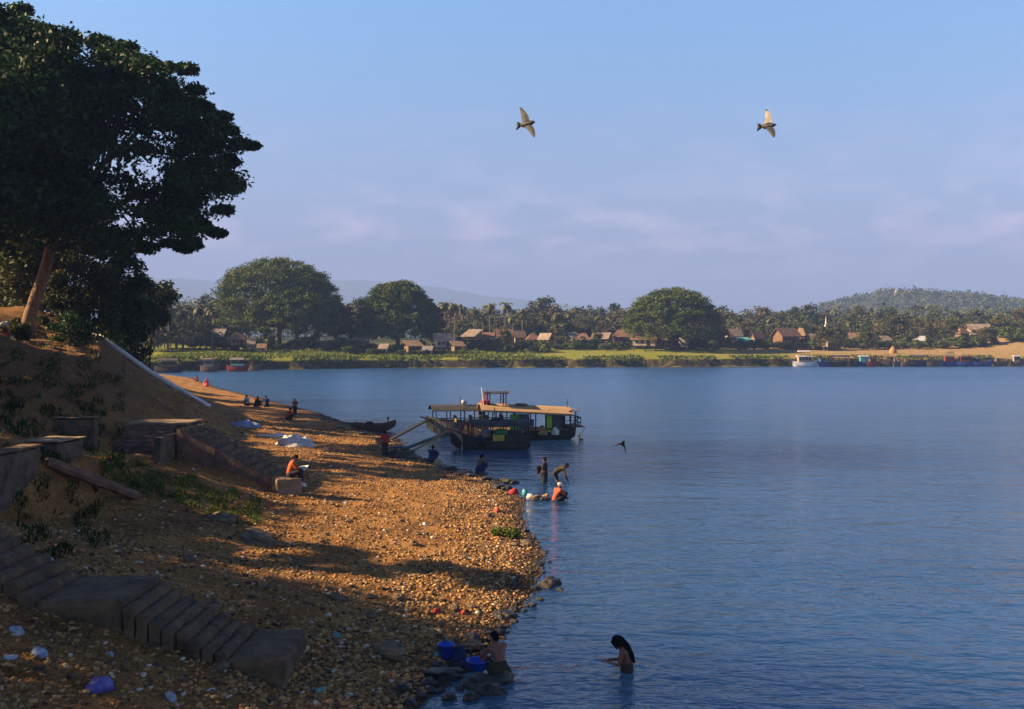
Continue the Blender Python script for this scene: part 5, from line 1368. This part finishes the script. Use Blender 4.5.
BEND = dict(pelvis=(0, -.10, .82), waist=(0, .02, .93), chest=(0, .20, 1.04), neck=(0, .36, 1.12), head=(0, .49, 1.16), sh_l=(.17, .30, 1.06), el_l=(.18, .36, .78), wr_l=(.12, .48, .55), hip_l=(.10, -.10, .80), kn_l=(.12, .02, .44), an_l=(.12, -.05, .07), to_l=(.14, .12, .02))
SIT = dict(pelvis=(0, 0, .10), waist=(0, .02, .25), chest=(0, .08, .44), neck=(0, .13, .60), head=(0, .22, .71), sh_l=(.18, .11, .54), el_l=(.22, .26, .32), wr_l=(.09, .46, .30), hip_l=(.10, .02, .10), kn_l=(.20, .40, .24), an_l=(.10, .42, -.16), to_l=(.11, .58, -.20))

q = W(500, 676); q.z = -0.10
person('man squatting in the shallows with bare reddish back and olive waistcloth, washing beside blue basins', SQUAT, q, R(38), [('waistcloth', 'olive', 'shorts')], 'skin', (0, 1, -0.45), 'short', 0.008)
q = W(627, 671); q.z = -0.84
person('woman standing waist deep in the river with long black hair, rinsing her hands', BATHE, q, R(82), [('wet_sarong', 'olive', 'longyi')], 'skin', (0, 0.75, -0.65), 'long', 0.008)
q = W(545, 483); q.z = -0.42
person('dark figure standing upright knee deep in the river with a bucket at one side', STAND, q, R(70), [('longyi', 'dark_cloth', 'longyi'), ('shirt', 'dark_cloth', 'shirt')], 'skin_dark', (0, 1, -0.2), 'short', 0.012)
q = W(557, 481.5); q.z = -0.42
person('dark figure bending forward knee deep, hands reaching to the water', BEND, q, R(-80), [('shorts', 'dark_cloth', 'shorts'), ('vest', 'olive', 'vest')], 'skin_dark', (0, 1, -0.6), 'short', 0.012)
q = W(556, 500.5); q.z = -0.22
person('woman in orange blouse crouching low in the water with a pale head towel', SQUAT, q, R(-62), [('blouse', 'coral', 'shirt'), ('longyi', 'dark_cloth', 'longyi')], 'skin', (0, 1, -0.5), 'towel', 0.012, hairm='white_cloth')
sbz = H(sb.x, sb.y) + 0.58
person('man in orange shirt sitting on the pale stone block reading a white paper', SIT, (sb.x + 0.08, sb.y + 0.1, sbz), R(-74), [('shirt', 'orange', 'shirt'), ('longyi', 'dark_cloth', 'longyi')], 'skin', (0, 0.8, -0.6), 'short', 0.012)
mb = MB(); mb.box((0, 0, 0), (0.36, 0.5, 0.012), rx=R(12), ry=R(-8)); o = mb.build('newspaper', M['white_cloth']); o.location = (sb.x + 0.55, sb.y + 0.2, sbz + 0.33); tag(o, 'white newspaper held by the reader on the stone block', 'newspaper')
q = on_ground(385, 457)
person('figure in dark red standing on the beach by the gangplanks', STAND, q, R(20), [('shirt', 'red_cloth', 'shirt'), ('longyi', 'dark_cloth', 'longyi')], 'skin_dark', (0, 1, -0.1), 'short', 0.014, 0.9)
q = on_ground(431, 464)
person('figure in navy cloth crouching at the waterline below the red bow', SQUAT, q, R(-30), [('shirt', 'navy', 'shirt'), ('longyi', 'navy', 'longyi')], 'skin_dark', (0, 1, -0.4), 'short', 0.014)
heap('sack', 'pale sack on the stones beside the crouching navy figure', 'sack', on_ground(438, 466), (0.28, 0.24, 0.36), M['wood_pale'])
q = on_ground(479, 471.5); q.z = -0.1
person('figure with dark hair and red brown shoulders squatting at the waterline behind the beach', SQUAT, q, R(-50), [('longyi', 'navy', 'longyi')], 'skin_dark', (0, 1, -0.4), 'short', 0.014)
FAR = [(295, 415, STAND, 0.85, 'skin_dark', 'red_cloth', 'shirt', 30, 'small figure in dull red standing on the far end of the beach'),
       (248, 407, SQUAT, 1.15, 'skin_dark', 'blue_cloth', 'shirt', 60, 'figure in pale blue squatting at the inlet waterline'),
       (256, 408, SQUAT, 1.1, 'skin_dark', 'dark_cloth', 'shirt', -40, 'figure in black squatting beside the pale blue one'),
       (266, 408, SQUAT, 1.2, 'skin_dark', 'navy', 'shirt', 20, 'figure in navy squatting at the right of the inlet group'),
       (288, 421, SQUAT, 1.1, 'skin', 'orange', 'shirt', -60, 'figure in orange squatting in the sun near the inlet group')]
for px, py, J, sc, sk, cm_, ck, rz_, lab in FAR:
    person(lab, J, on_ground(px, py), R(rz_), [('top', cm_, ck), ('longyi', 'dark_cloth', 'longyi')], sk, (0, 1, -0.3), 'short', 0.022, sc)
q = on_ground(207, 388)
person('bather wrapped in pink cloth at the water just right of the white pipe', SQUAT, q + Vector((0, 0, 0.1)), R(40), [('wrap', 'pink', 'shirt'), ('longyi', 'pink', 'longyi')], 'skin', (0, 1, -0.2), 'towel', 0.025, 1.3, hairm='pink')
q = on_ground(197, 382)
person('bather in dull pink half hidden behind the lower part of the white pipe', SQUAT, q, R(40), [('wrap', 'pink', 'shirt'), ('longyi', 'dark_cloth', 'longyi')], 'skin', (0, 1, -0.2), 'short', 0.025, 1.1)
for x, y, z, sc_, m_, lab in BOATMEN:
    person(lab, STAND, (x, y, z), R(160), [('shirt', m_, 'shirt'), ('longyi', 'dark_cloth', 'longyi')], 'skin_dark', (0, 1, -0.1), 'short', 0.02, sc_)
# bucket by the standing figure
def bucket(name, label, loc, r, h, m, handle=True, cat_='bucket'):
    t = thing(name, label, cat_, loc)
    mb = MB(); mb.lathe([(0, 0.0), (r * 0.78, 0.0), (r, h), (r * 1.05, h), (r * 1.05, h + 0.015), (r * 0.97, h + 0.012), (r * 0.76, 0.03), (0, 0.03)], n=22); mb.build('bowl', m, t, smooth=True)
    if handle:
        mb = MB(); mb.tube([(r * math.cos(a_), 0.02, h + r * 0.55 * math.sin(a_)) for a_ in [math.pi * k / 10 for k in range(11)]], 0.006, 5); mb.build('handle', M['steel'], t)
    return t
q = W(540, 483); bucket('bucket', 'dark bucket held at the side of the upright figure in the river', Vector((q.x - 0.02, q.y + 0.1, 0.42)), 0.15, 0.36, M['dark_cloth'])
q = W(478, 675); q.z = 0.12
bucket('basin', 'bright blue basin standing on a rock beside the squatting man', q, 0.22, 0.17, M['blue_plastic'], False, 'basin')
q = on_ground(446, 661); q.z = max(q.z, 0.05) + 0.05
bucket('bucket', 'blue bucket on the dark rocks at the corner of the shore', q, 0.17, 0.26, M['blue_plastic'])
q = on_ground(456, 662); q.z = max(q.z, 0.05) + 0.05
heap('laundry', 'navy heap of wet laundry right of the blue bucket', 'laundry', q, (0.22, 0.18, 0.22), M['navy'])
q = on_ground(465, 668); q.z = max(q.z, 0.03)
heap('laundry', 'dark blue wet cloth draped over the rock by the blue basin', 'laundry', q, (0.28, 0.18, 0.16), M['navy'])
q = on_ground(437, 655); heap('plastic_sheet', 'pale turquoise scrap lying at the shore left of the blue bucket', 'litter', q, (0.10, 0.08, 0.08), M['turq'])
# things of the orange washerwoman
for px, py, r, h, m_, lab, nm in [(514, 494, (0.26, 0.2), 0.26, 'red_cloth', 'red heap of laundry on the stone spit', 'laundry'), (525, 495, (0.14, 0.14), 0.30, 'turq', 'blue green bundle beside the red laundry', 'laundry'), (530, 497, (0.18, 0.14), 0.14, 'white_cloth', 'white cloth on the stones by the blue green bundle', 'laundry'), (546, 497, (0.17, 0.14), 0.16, 'wood_pale', 'pale bundle between the spit and the orange woman', 'laundry')]:
    q = on_ground(px, py); heap(nm, lab, nm, q, r, h, M[m_])
# cloth laid out on the slope
q = on_ground(292, 446)
heap('cloth_heap', 'long white cloth heaped in the sun on the upper beach', 'cloth', q, (1.3, 0.7, 0.45), M['white_cloth'], R(-20), rough=1.0)
q = on_ground(275, 437); heap('cloth_strip', 'narrow white cloth strip trailing up from the white heap', 'cloth', q, (1.1, 0.3, 0.2), M['white_cloth'], R(12), rough=1.0)
q = on_ground(306, 446); heap('white_sack', 'upright white sack at the sunny end of the white cloth', 'sack', q, (0.4, 0.35, 0.6), M['white_cloth'])
q = on_ground(246, 427); heap('cloth_heap', 'bluish white cloth in the shade below the white pipe', 'cloth', q, (1.2, 0.7, 0.4), M['blue_cloth'], R(-25), rough=1.0)
q = on_ground(303, 486); heap('plastic_bag', 'white plastic bag on the stones right of the reader', 'bag', q, (0.16, 0.14, 0.2), M['white_cloth'])
heap('wood_pile', 'brown pile of sticks and baskets on the beach behind the red standing figure', 'pile', on_ground(400, 458), (0.9, 0.5, 0.4), M['rock_wet'], 0.2, rough=0.8)
q = on_ground(379, 445); t = thing('basket', 'tan wicker basket beside the red standing figure', 'basket', q)
mb = MB(); mb.lathe([(0, 0), (0.2, 0), (0.26, 0.3), (0.24, 0.42), (0.22, 0.40), (0.18, 0.05), (0, 0.05)], n=16); mb.build('body', M['bamboo'], t)
mb = MB(); mb.tube([(0.25 * math.cos(a_), 0.25 * math.sin(a_), 0.42) for a_ in [2 * math.pi * k / 14 for k in range(15)]], 0.02, 5); mb.build('rim', M['wood'], t)

# ------------------------------------------------------------------ birds
M['feather'] = mat('grey_feather', (0.034, 0.036, 0.042), (0.014, 0.015, 0.018), 0.7, 9, 0.05)
M['feather_black'] = mat('black_feather', (0.007, 0.007, 0.008), (0.004, 0.004, 0.005), 0.9, 9, 0.0, spec=0.1)
M['feather_sunlit'] = mat('sunlit_feather', (0.34, 0.28, 0.23), (0.17, 0.14, 0.12), 0.7, 9, 0.05)  # lighter copy of the grey feather, sunlight on a wing painted in
M['feather_dark'] = mat('dark_feather', (0.028, 0.026, 0.03), (0.012, 0.012, 0.015), 0.6, 9, 0.05)
def bird(label, loc, fwd, up, wl, wr, sc=1.0, dark=False, pale=False):
    """wings: (dihedral angle, sweep) ; local x right, y forward, z up"""
    t = thing('bird', label, 'bird', loc)
    f = Vector(fwd).normalized(); r_ = f.cross(Vector(up)).normalized(); u = r_.cross(f)
    t.rotation_euler = Matrix((r_, f, u)).transposed().to_euler(); t.scale = (sc,) * 3
    mb = MB()
    mb.tube([(0, -0.14, 0), (0, -0.08, 0), (0, 0.0, -0.005), (0, 0.07, 0), (0, 0.11, 0.015), (0, 0.145, 0.02), (0, 0.165, 0.015), (0, 0.19, 0.008)], [0.026, 0.056, 0.070, 0.060, 0.040, 0.034, 0.020, 0.004], 12)
    # fanned tail
    mb.loft([[(-0.02, -0.12, 0.006), (0.02, -0.12, 0.006), (0.02, -0.12, -0.006), (-0.02, -0.12, -0.006)], [(-0.075, -0.19, 0.006), (0.075, -0.19, 0.006), (0.075, -0.19, -0.004), (-0.075, -0.19, -0.004)], [(-0.095, -0.235, 0.004), (0.095, -0.235, 0.004), (0.095, -0.235, -0.002), (-0.095, -0.235, -0.002)]])
    mb.build('body', M['feather_black'] if dark else M['feather_dark'], t, smooth=True)
    for s, (dih, sw) in ((-1, wl), (1, wr)):
        wb = MB(); rings = []
        for k, (sp, le, te, th) in enumerate([(0.03, 0.065, -0.085, 0.012), (0.11, 0.08, -0.085, 0.010), (0.19, 0.065, -0.075, 0.008), (0.28, 0.025, -0.075, 0.006), (0.345, -0.015, -0.078, 0.004), (0.385, -0.055, -0.082, 0.003)]):
            x = sp * math.cos(R(dih)); z = sp * math.sin(R(dih)) + 0.012 - 0.25 * max(sp - 0.15, 0) * math.sin(R(abs(dih))) ; o_ = -sw * sp
            rings.append([(s * x, le + o_, z), (s * x, (le + te) / 2 + o_, z + th), (s * x, te + o_, z), (s * x, (le + te) / 2 + o_, z - th * 0.4)])
        wb.loft(rings); wb.build('wing', M['feather_black'] if dark else M['feather_sunlit'] if pale and s < 0 else M['feather'], t, smooth=False)  # pale: this wing's sunlight comes from its lighter material
        if not dark:
            tb_ = MB(); r0 = [Vector(p) + Vector((0, 0, 0)) for p in rings[-2]]; r1 = [Vector(p) for p in rings[-1]]
            for rr in (r0, r1):
                cc = sum(rr, Vector()) / 4
                for q_ in range(4): rr[q_] = cc + (rr[q_] - cc) * 1.08 + Vector((0, 0, (0.003 if q_ == 1 else -0.003 if q_ == 3 else 0)))
            tb_.loft([r0, r1]); tb_.build('wing_tip', M['feather_dark'], t)
    return t
b1 = P(527, 124, 21); bird('grey pigeon gliding with both wings stretched, the left one of the two against the sky', b1, (0.85, -0.50, 0.06), (-0.48, -0.80, 0.34), (8, 0.30), (10, -0.80), 1.08)
b2 = P(768, 126, 21); bird('pigeon with one sunlit pale wing raised, the one on the right against the sky', b2, (0.80, -0.58, -0.02), (-0.58, -0.76, 0.30), (4, 0.05), (22, -0.75), 1.0, pale=True)
b3 = P(623, 443, 34); bird('dark bird skimming low over the river with drooping wings', b3, (0.35, 0.85, 0.35), (0.1, -0.75, 0.75), (-32, 0.35), (-46, 0.30), 0.85, True)

# water buffalo on the far bank
q = far_base(286, 258); q.z = G(q.x, q.y)
t = thing('water_buffalo', 'black water buffalo grazing on the far bank below the tallest dome tree', 'buffalo', q, R(10))
mb = MB(); c = mb.capsule
c((-0.8, 0, 1.0), (0.6, 0, 1.05), 0.42, 0.46); c((0.6, 0, 1.1), (1.15, 0, 0.85), 0.3, 0.2); c((1.15, 0, 0.85), (1.4, 0, 0.45), 0.17, 0.12)
for x, y in ((0.55, 0.2), (0.6, -0.2), (-0.85, 0.2), (-0.8, -0.2)):
    c((x, y, 0.9), (x + 0.02, y, 0.45), 0.15, 0.09); c((x + 0.02, y, 0.45), (x - 0.02, y, 0.0), 0.085, 0.07)
c((-1.2, 0, 1.1), (-1.3, 0, 0.5), 0.04, 0.03)
remesh(mb.build('body', M['buffalo'], t, smooth=True), 0.05, 2)
for s in (-1, 1):
    mb = MB(); mb.tube([(1.12, s * 0.12, 1.0), (1.0, s * 0.4, 1.08), (0.8, s * 0.5, 1.15)], [0.06, 0.05, 0.01], 7); mb.build('horn', M['dark'], t)

# ------------------------------------------------------------------ rocks, stones, litter
def ico(sub):
    import bmesh
    bm = bmesh.new(); bmesh.ops.create_icosphere(bm, subdivisions=sub, radius=1.0)
    v = np.array([x.co[:] for x in bm.verts]); f = np.array([[q_.index for q_ in x.verts] for x in bm.faces]); bm.free(); return v, f
IV3, IF3 = ico(4)
ROCKS = []
for k in range(7):
    v = IV3.copy()
    for i in range(len(v)):
        p = Vector(v[i])
        d = 1 + noise.noise(p * 1.1 + Vector((k * 7.3, 0, 0))) * 0.45 + noise.noise(p * 2.6 + Vector((0, k * 3.1, 0))) * 0.20 + noise.noise(p * 6 + Vector((0, k, 2))) * 0.07
        v[i] = np.array(p * d) * (1.0, 0.75, 0.55)
    me = bpy.data.meshes.new('rock'); me.from_pydata(v.tolist(), [], IF3.tolist()); me.update()
    me.polygons.foreach_set('use_smooth', [True] * len(me.polygons)); ROCKS.append(me)
RM = {}
def rock(px, py, r, wet, label, group=None, flat=1.0, sink=0.35, name='rock'):
    q = on_ground(px, py) if True else None
    k = random.randrange(7)
    if (k, wet) not in RM:
        me = ROCKS[k].copy(); me.materials.clear(); me.materials.append(M['rock_wet'] if wet else M['rock']); RM[(k, wet)] = me
    o = bpy.data.objects.new(name, RM[(k, wet)]); COL.objects.link(o)
    o.location = q + Vector((0, 0, r * 0.55 * flat * (1 - sink * 2) + 0.0)); o.scale = (r, r, r * flat); o.rotation_euler = (random.uniform(-.2, .2), random.uniform(-.2, .2), random.uniform(0, 6.28))
    return tag(o, label, 'rock', group)
rock(480, 686, 0.34, True, 'large wet rock under the bright blue basin', None, 0.8)
rock(497, 683, 0.36, True, 'wet rock in the water at the feet of the squatting man', None, 0.6, 0.45)
rock(488, 693, 0.34, True, 'dark half sunk rock just below the blue basin rock', None, 0.7)
rock(475, 650, 0.26, True, 'dark rock in the shallows behind the blue basin', None, 0.9)
rock(448, 676, 0.38, True, 'broad dark rock under the blue bucket', None, 0.6)
rock(390, 657, 0.38, False, 'angular pale boulder in the shade of the foreground beach', None, 0.9, 0.3)
rock(548, 586, 0.34, True, 'dark rock jutting farthest out at the corner of the beach', None, 0.8)
rock(505, 618, 0.3, True, 'dark round rock at the shore below the sunlit gravel point', None, 0.8)
rock(222, 520, 0.55, False, 'flat tan boulder beside the green grass patch', None, 0.5, 0.3)
rock(258, 540, 0.65, False, 'long low boulder casting shade below the grass patch', None, 0.4, 0.3)
rock(536, 499, 0.35, False, 'pale sunlit rock at the tip of the stone spit', None, 0.6, 0.3)
rock(545, 500, 0.3, True, 'dark rock at the tip of the stone spit', None, 0.6)
rock(527, 545, 0.2, False, 'round pale stone beside the green shore plant', None, 0.9, 0.2)
wetspots = [(540, 600), (556, 585), (532, 607), (524, 612), (518, 604), (543, 573), (549, 562), (514, 622), (500, 628), (492, 640), (486, 634), (470, 640), (462, 650), (440, 668), (430, 684), (436, 694), (460, 690), (420, 700), (412, 706), (470, 700), (448, 700), (400, 690), (536, 590), (512, 611), (470, 672), (455, 668), (425, 676), (526, 532), (529, 541), (545, 553), (538, 566), (560, 590), (497, 634)]
for px, py in wetspots:
    rock(px, py, random.uniform(0.09, 0.22), True, 'dark wet rock at the water edge of the stony point', 'wet rocks along the water edge', random.uniform(0.6, 0.95))
fardark = [(440, 468), (452, 471), (462, 474), (470, 477), (485, 480), (494, 484), (505, 481), (512, 483), (500, 488), (418, 459), (408, 455), (398, 448), (385, 442), (360, 434), (340, 428), (322, 420), (506, 489)]
for px, py in fardark:
    rock(px, py, random.uniform(0.25, 0.5), True, 'dark rock along the water near the moored boats', 'dark rocks by the moored boats', random.uniform(0.4, 0.7))
for _ in range(34):
    px = random.uniform(180, 520); py = random.uniform(500, 690)
    rock(px, py, random.uniform(0.09, 0.2), False, 'tan boulder among the gravel of the beach', 'tan boulders on the gravel beach', random.uniform(0.7, 1.0), 0.2)

IV0, IF0 = ico(1)
def pebbles(name, n, y0, y1, smin, smax, label, smooth=False):
    vs = []; fs = []; var = []
    cnt = 0
    nv = len(IV0)
    while cnt < n:
        u = random.random(); Y = 1 / (1 / y0 + (1 / y1 - 1 / y0) * u)
        s = random.uniform(-0.3, 15.5) if random.random() < 0.66 else random.uniform(15, 26) if random.random() < 0.4 else random.uniform(-0.2, 3)
        x = float(shore(Y)) - s
        if abs((x) / Y) > 0.56: continue
        z, _ = H0(x, Y)
        if z > 8.5: continue
        if random.random() > max(0.3, 1.15 - z * 0.25) : continue
        # patches of coarse and fine
        cl_ = noise.noise(Vector((x * 0.5, Y * 0.5, 4))) + 0.5
        if random.random() > 0.55 + cl_ * 0.8: continue
        r = smin * (smax / smin) ** (random.random() ** 2.2)
        r = max(r, 0.0009 * Y)
        M3 = Matrix.Rotation(random.uniform(0, 6.28), 3, 'Z') @ Matrix.Rotation(random.uniform(-.5, .5), 3, 'X')
        sc = np.array([1, random.uniform(0.5, 1), random.uniform(0.28, 0.62)]) * r
        j = 1 + rng.normal(size=(nv, 1)) * 0.16
        v = (IV0 * j * sc) @ np.array(M3).T + np.array((x, Y, H(x, Y) + r * 0.18))
        vs.append(v); fs.append(IF0 + cnt * nv)
        wet = z < random.uniform(0.0, 0.09)
        var.append(np.full(len(IF0), random.uniform(0.0, 0.12) if wet else min(1, max(0.0, random.gauss(0.45, 0.30))) if random.random() < 0.975 else random.random()))
        cnt += 1
    o = np_mesh(name, np.concatenate(vs), np.concatenate(fs), M['pebble'], smooth=smooth, attrs={'var': np.concatenate(var)}, kind='stuff')
    return tag(o, label, 'gravel')
pebbles('gravel', 62000, 13, 75, 0.015, 0.085, 'tan and brown stones covering the beach')
# dried water weed and twigs give the gravel its dark specks
# grass patch and weeds on the near bank
def near_blades(name, label, n, region, h, w, m_, dens=None):
    pts = []; hh = []
    while len(pts) < n:
        px = random.uniform(region[0], region[2]); py = random.uniform(region[1], region[3])
        if dens and not dens(px, py): continue
        p = on_ground(px, py); pts.append((p.x, p.y, p.z - 0.02)); hh.append(random.uniform(*h))
    tag(blades(name, pts, hh, np.full(n, w), M[m_], 0.5), label, 'grass', kind='stuff')
def d_patch(px, py):
    c = 470 + (px - 110) * 0.30
    return abs(py - c) < 16 + 10 * noise.noise(Vector((px * 0.05, py * 0.05, 0))) and noise.noise(Vector((px * 0.08, py * 0.12, 5))) > -0.2
near_blades('grass_patch', 'green grass growing at the foot of the stairs', 4500, (100, 455, 262, 525), (0.06, 0.2), 0.03, 'grass', d_patch)
near_blades('weeds', 'dark weeds on the shaded slope', 2600, (0, 340, 125, 470), (0.08, 0.3), 0.05, 'leaf_near', lambda a_, b__: noise.noise(Vector((a_ * 0.05, b__ * 0.08, 2))) > 0.0)
near_blades('weeds', 'scattered dry tufts on the beach gravel', 700, (30, 500, 500, 690), (0.05, 0.2), 0.03, 'drygrass', lambda a_, b__: noise.noise(Vector((a_ * 0.03, b__ * 0.05, 8))) > 0.12)
near_blades('weeds', 'dark weeds among the rubble below the retaining wall', 1200, (10, 480, 110, 560), (0.06, 0.22), 0.04, 'leaf_near', lambda a_, b__: noise.noise(Vector((a_ * 0.04, b__ * 0.06, 3))) > 0.05)
q = on_ground(506, 537)
t = thing('shore_plant', 'leafy green plant growing at the water edge of the gravel', 'plant', q)
foliage('foliage', [(random.uniform(-.45, .35), random.uniform(-.25, .25), 0.12, 0.2, 0.2, 0.16) for _ in range(8)], 40, 0.14, M['grass'], t)
mb = MB()
for _ in range(7): mb.tube([(random.uniform(-.3, .3), random.uniform(-.15, .15), -0.05), (random.uniform(-.4, .4), random.uniform(-.2, .2), 0.25)], 0.01, 5)
mb.build('stem', M['olive'], t)
LIT = [(337, 637, 0.13, 'turq', 'turquoise plastic bag in the shaded middle of the beach'), (100, 689, 0.24, 'violet', 'violet blue plastic sheet in the dark corner below the stairs'), (318, 690, 0.14, 'turq', 'blue green scrap near the lower end of the stairs'), (15, 632, 0.2, 'grey_plastic', 'larger whitish plastic heap beside the stairs at the picture edge'), (8, 660, 0.14, 'grey_plastic', 'small whitish scrap below the plastic heap at the picture edge'), (40, 655, 0.16, 'blue_cloth', 'pale blue rag in the rubble below the plastic heap'), (110, 655, 0.1, 'grey_plastic', 'pale plastic strip at the foot of the stair wall'),
       (437, 612, 0.14, 'red_cloth', 'red rag in the sunny strip of gravel'), (462, 614, 0.13, 'coral', 'orange red rag right of the red rag'), (512, 559, 0.14, 'red_cloth', 'red scrap at the waterline of the sunny point'), (497, 512, 0.22, 'coral', 'reddish rag on the gravel above the shore plant'), (488, 517, 0.2, 'thatch_red', 'rust coloured rag beside the reddish one'), (395, 543, 0.12, 'grey_plastic', 'grey bag on the sunlit gravel in mid beach'), (345, 503, 0.11, 'white_cloth', 'white scrap on the sunlit gravel near the reader'), (425, 525, 0.1, 'white_cloth', 'white scrap on the sunlit gravel halfway to the river'), (270, 505, 0.12, 'red_cloth', 'small red scrap by the foot of the side stairs'), (50, 560, 0.12, 'grey_plastic', 'pale rag on the rubble above the stairs'), (35, 575, 0.10, 'blue_cloth', 'tiny pale blue scrap beside the stairs landing'), (265, 478, 0.14, 'white_cloth', 'white rag on the lowest side steps'), (250, 470, 0.12, 'red_cloth', 'small red cloth on the side steps'),
       (210, 690, 0.1, 'white_cloth', 'white scrap near the end of the stairs'), (440, 640, 0.12, 'olive', 'olive rag on the dark stones by the shore'), (300, 655, 0.14, 'thatch_red', 'brown rag in the shaded gravel'), (170, 700, 0.13, 'grey_plastic', 'grey plastic bag at the bottom of the picture'), (470, 560, 0.10, 'white_cloth', 'white scrap in the shadow band near the point')]
for px, py, r, m_, lab in LIT:
    q = on_ground(px, py); heap('litter', lab, 'litter', q, (r, r * random.uniform(0.6, 0.9)), r * random.uniform(0.5, 0.9), M[m_], random.uniform(0, 3), None, 0.7)

# ------------------------------------------------------------------ haze
hz = bpy.data.materials.new('river_haze'); hz.use_nodes = True
ht = hz.node_tree; ht.nodes.clear()
pv = N(ht, 'ShaderNodeVolumePrincipled'); pv.inputs['Density'].default_value = HAZE_DENSITY; pv.inputs['Color'].default_value = (0.30, 0.46, 0.95, 1); pv.inputs['Anisotropy'].default_value = 0.0
ho = N(ht, 'ShaderNodeOutputMaterial'); ht.links.new(pv.outputs[0], ho.inputs['Volume'])
mb = MB(); mb.box((0, 3500, 197), (7400, 7200, 406)); o = mb.build('haze', hz); tag(o, kind='stuff')
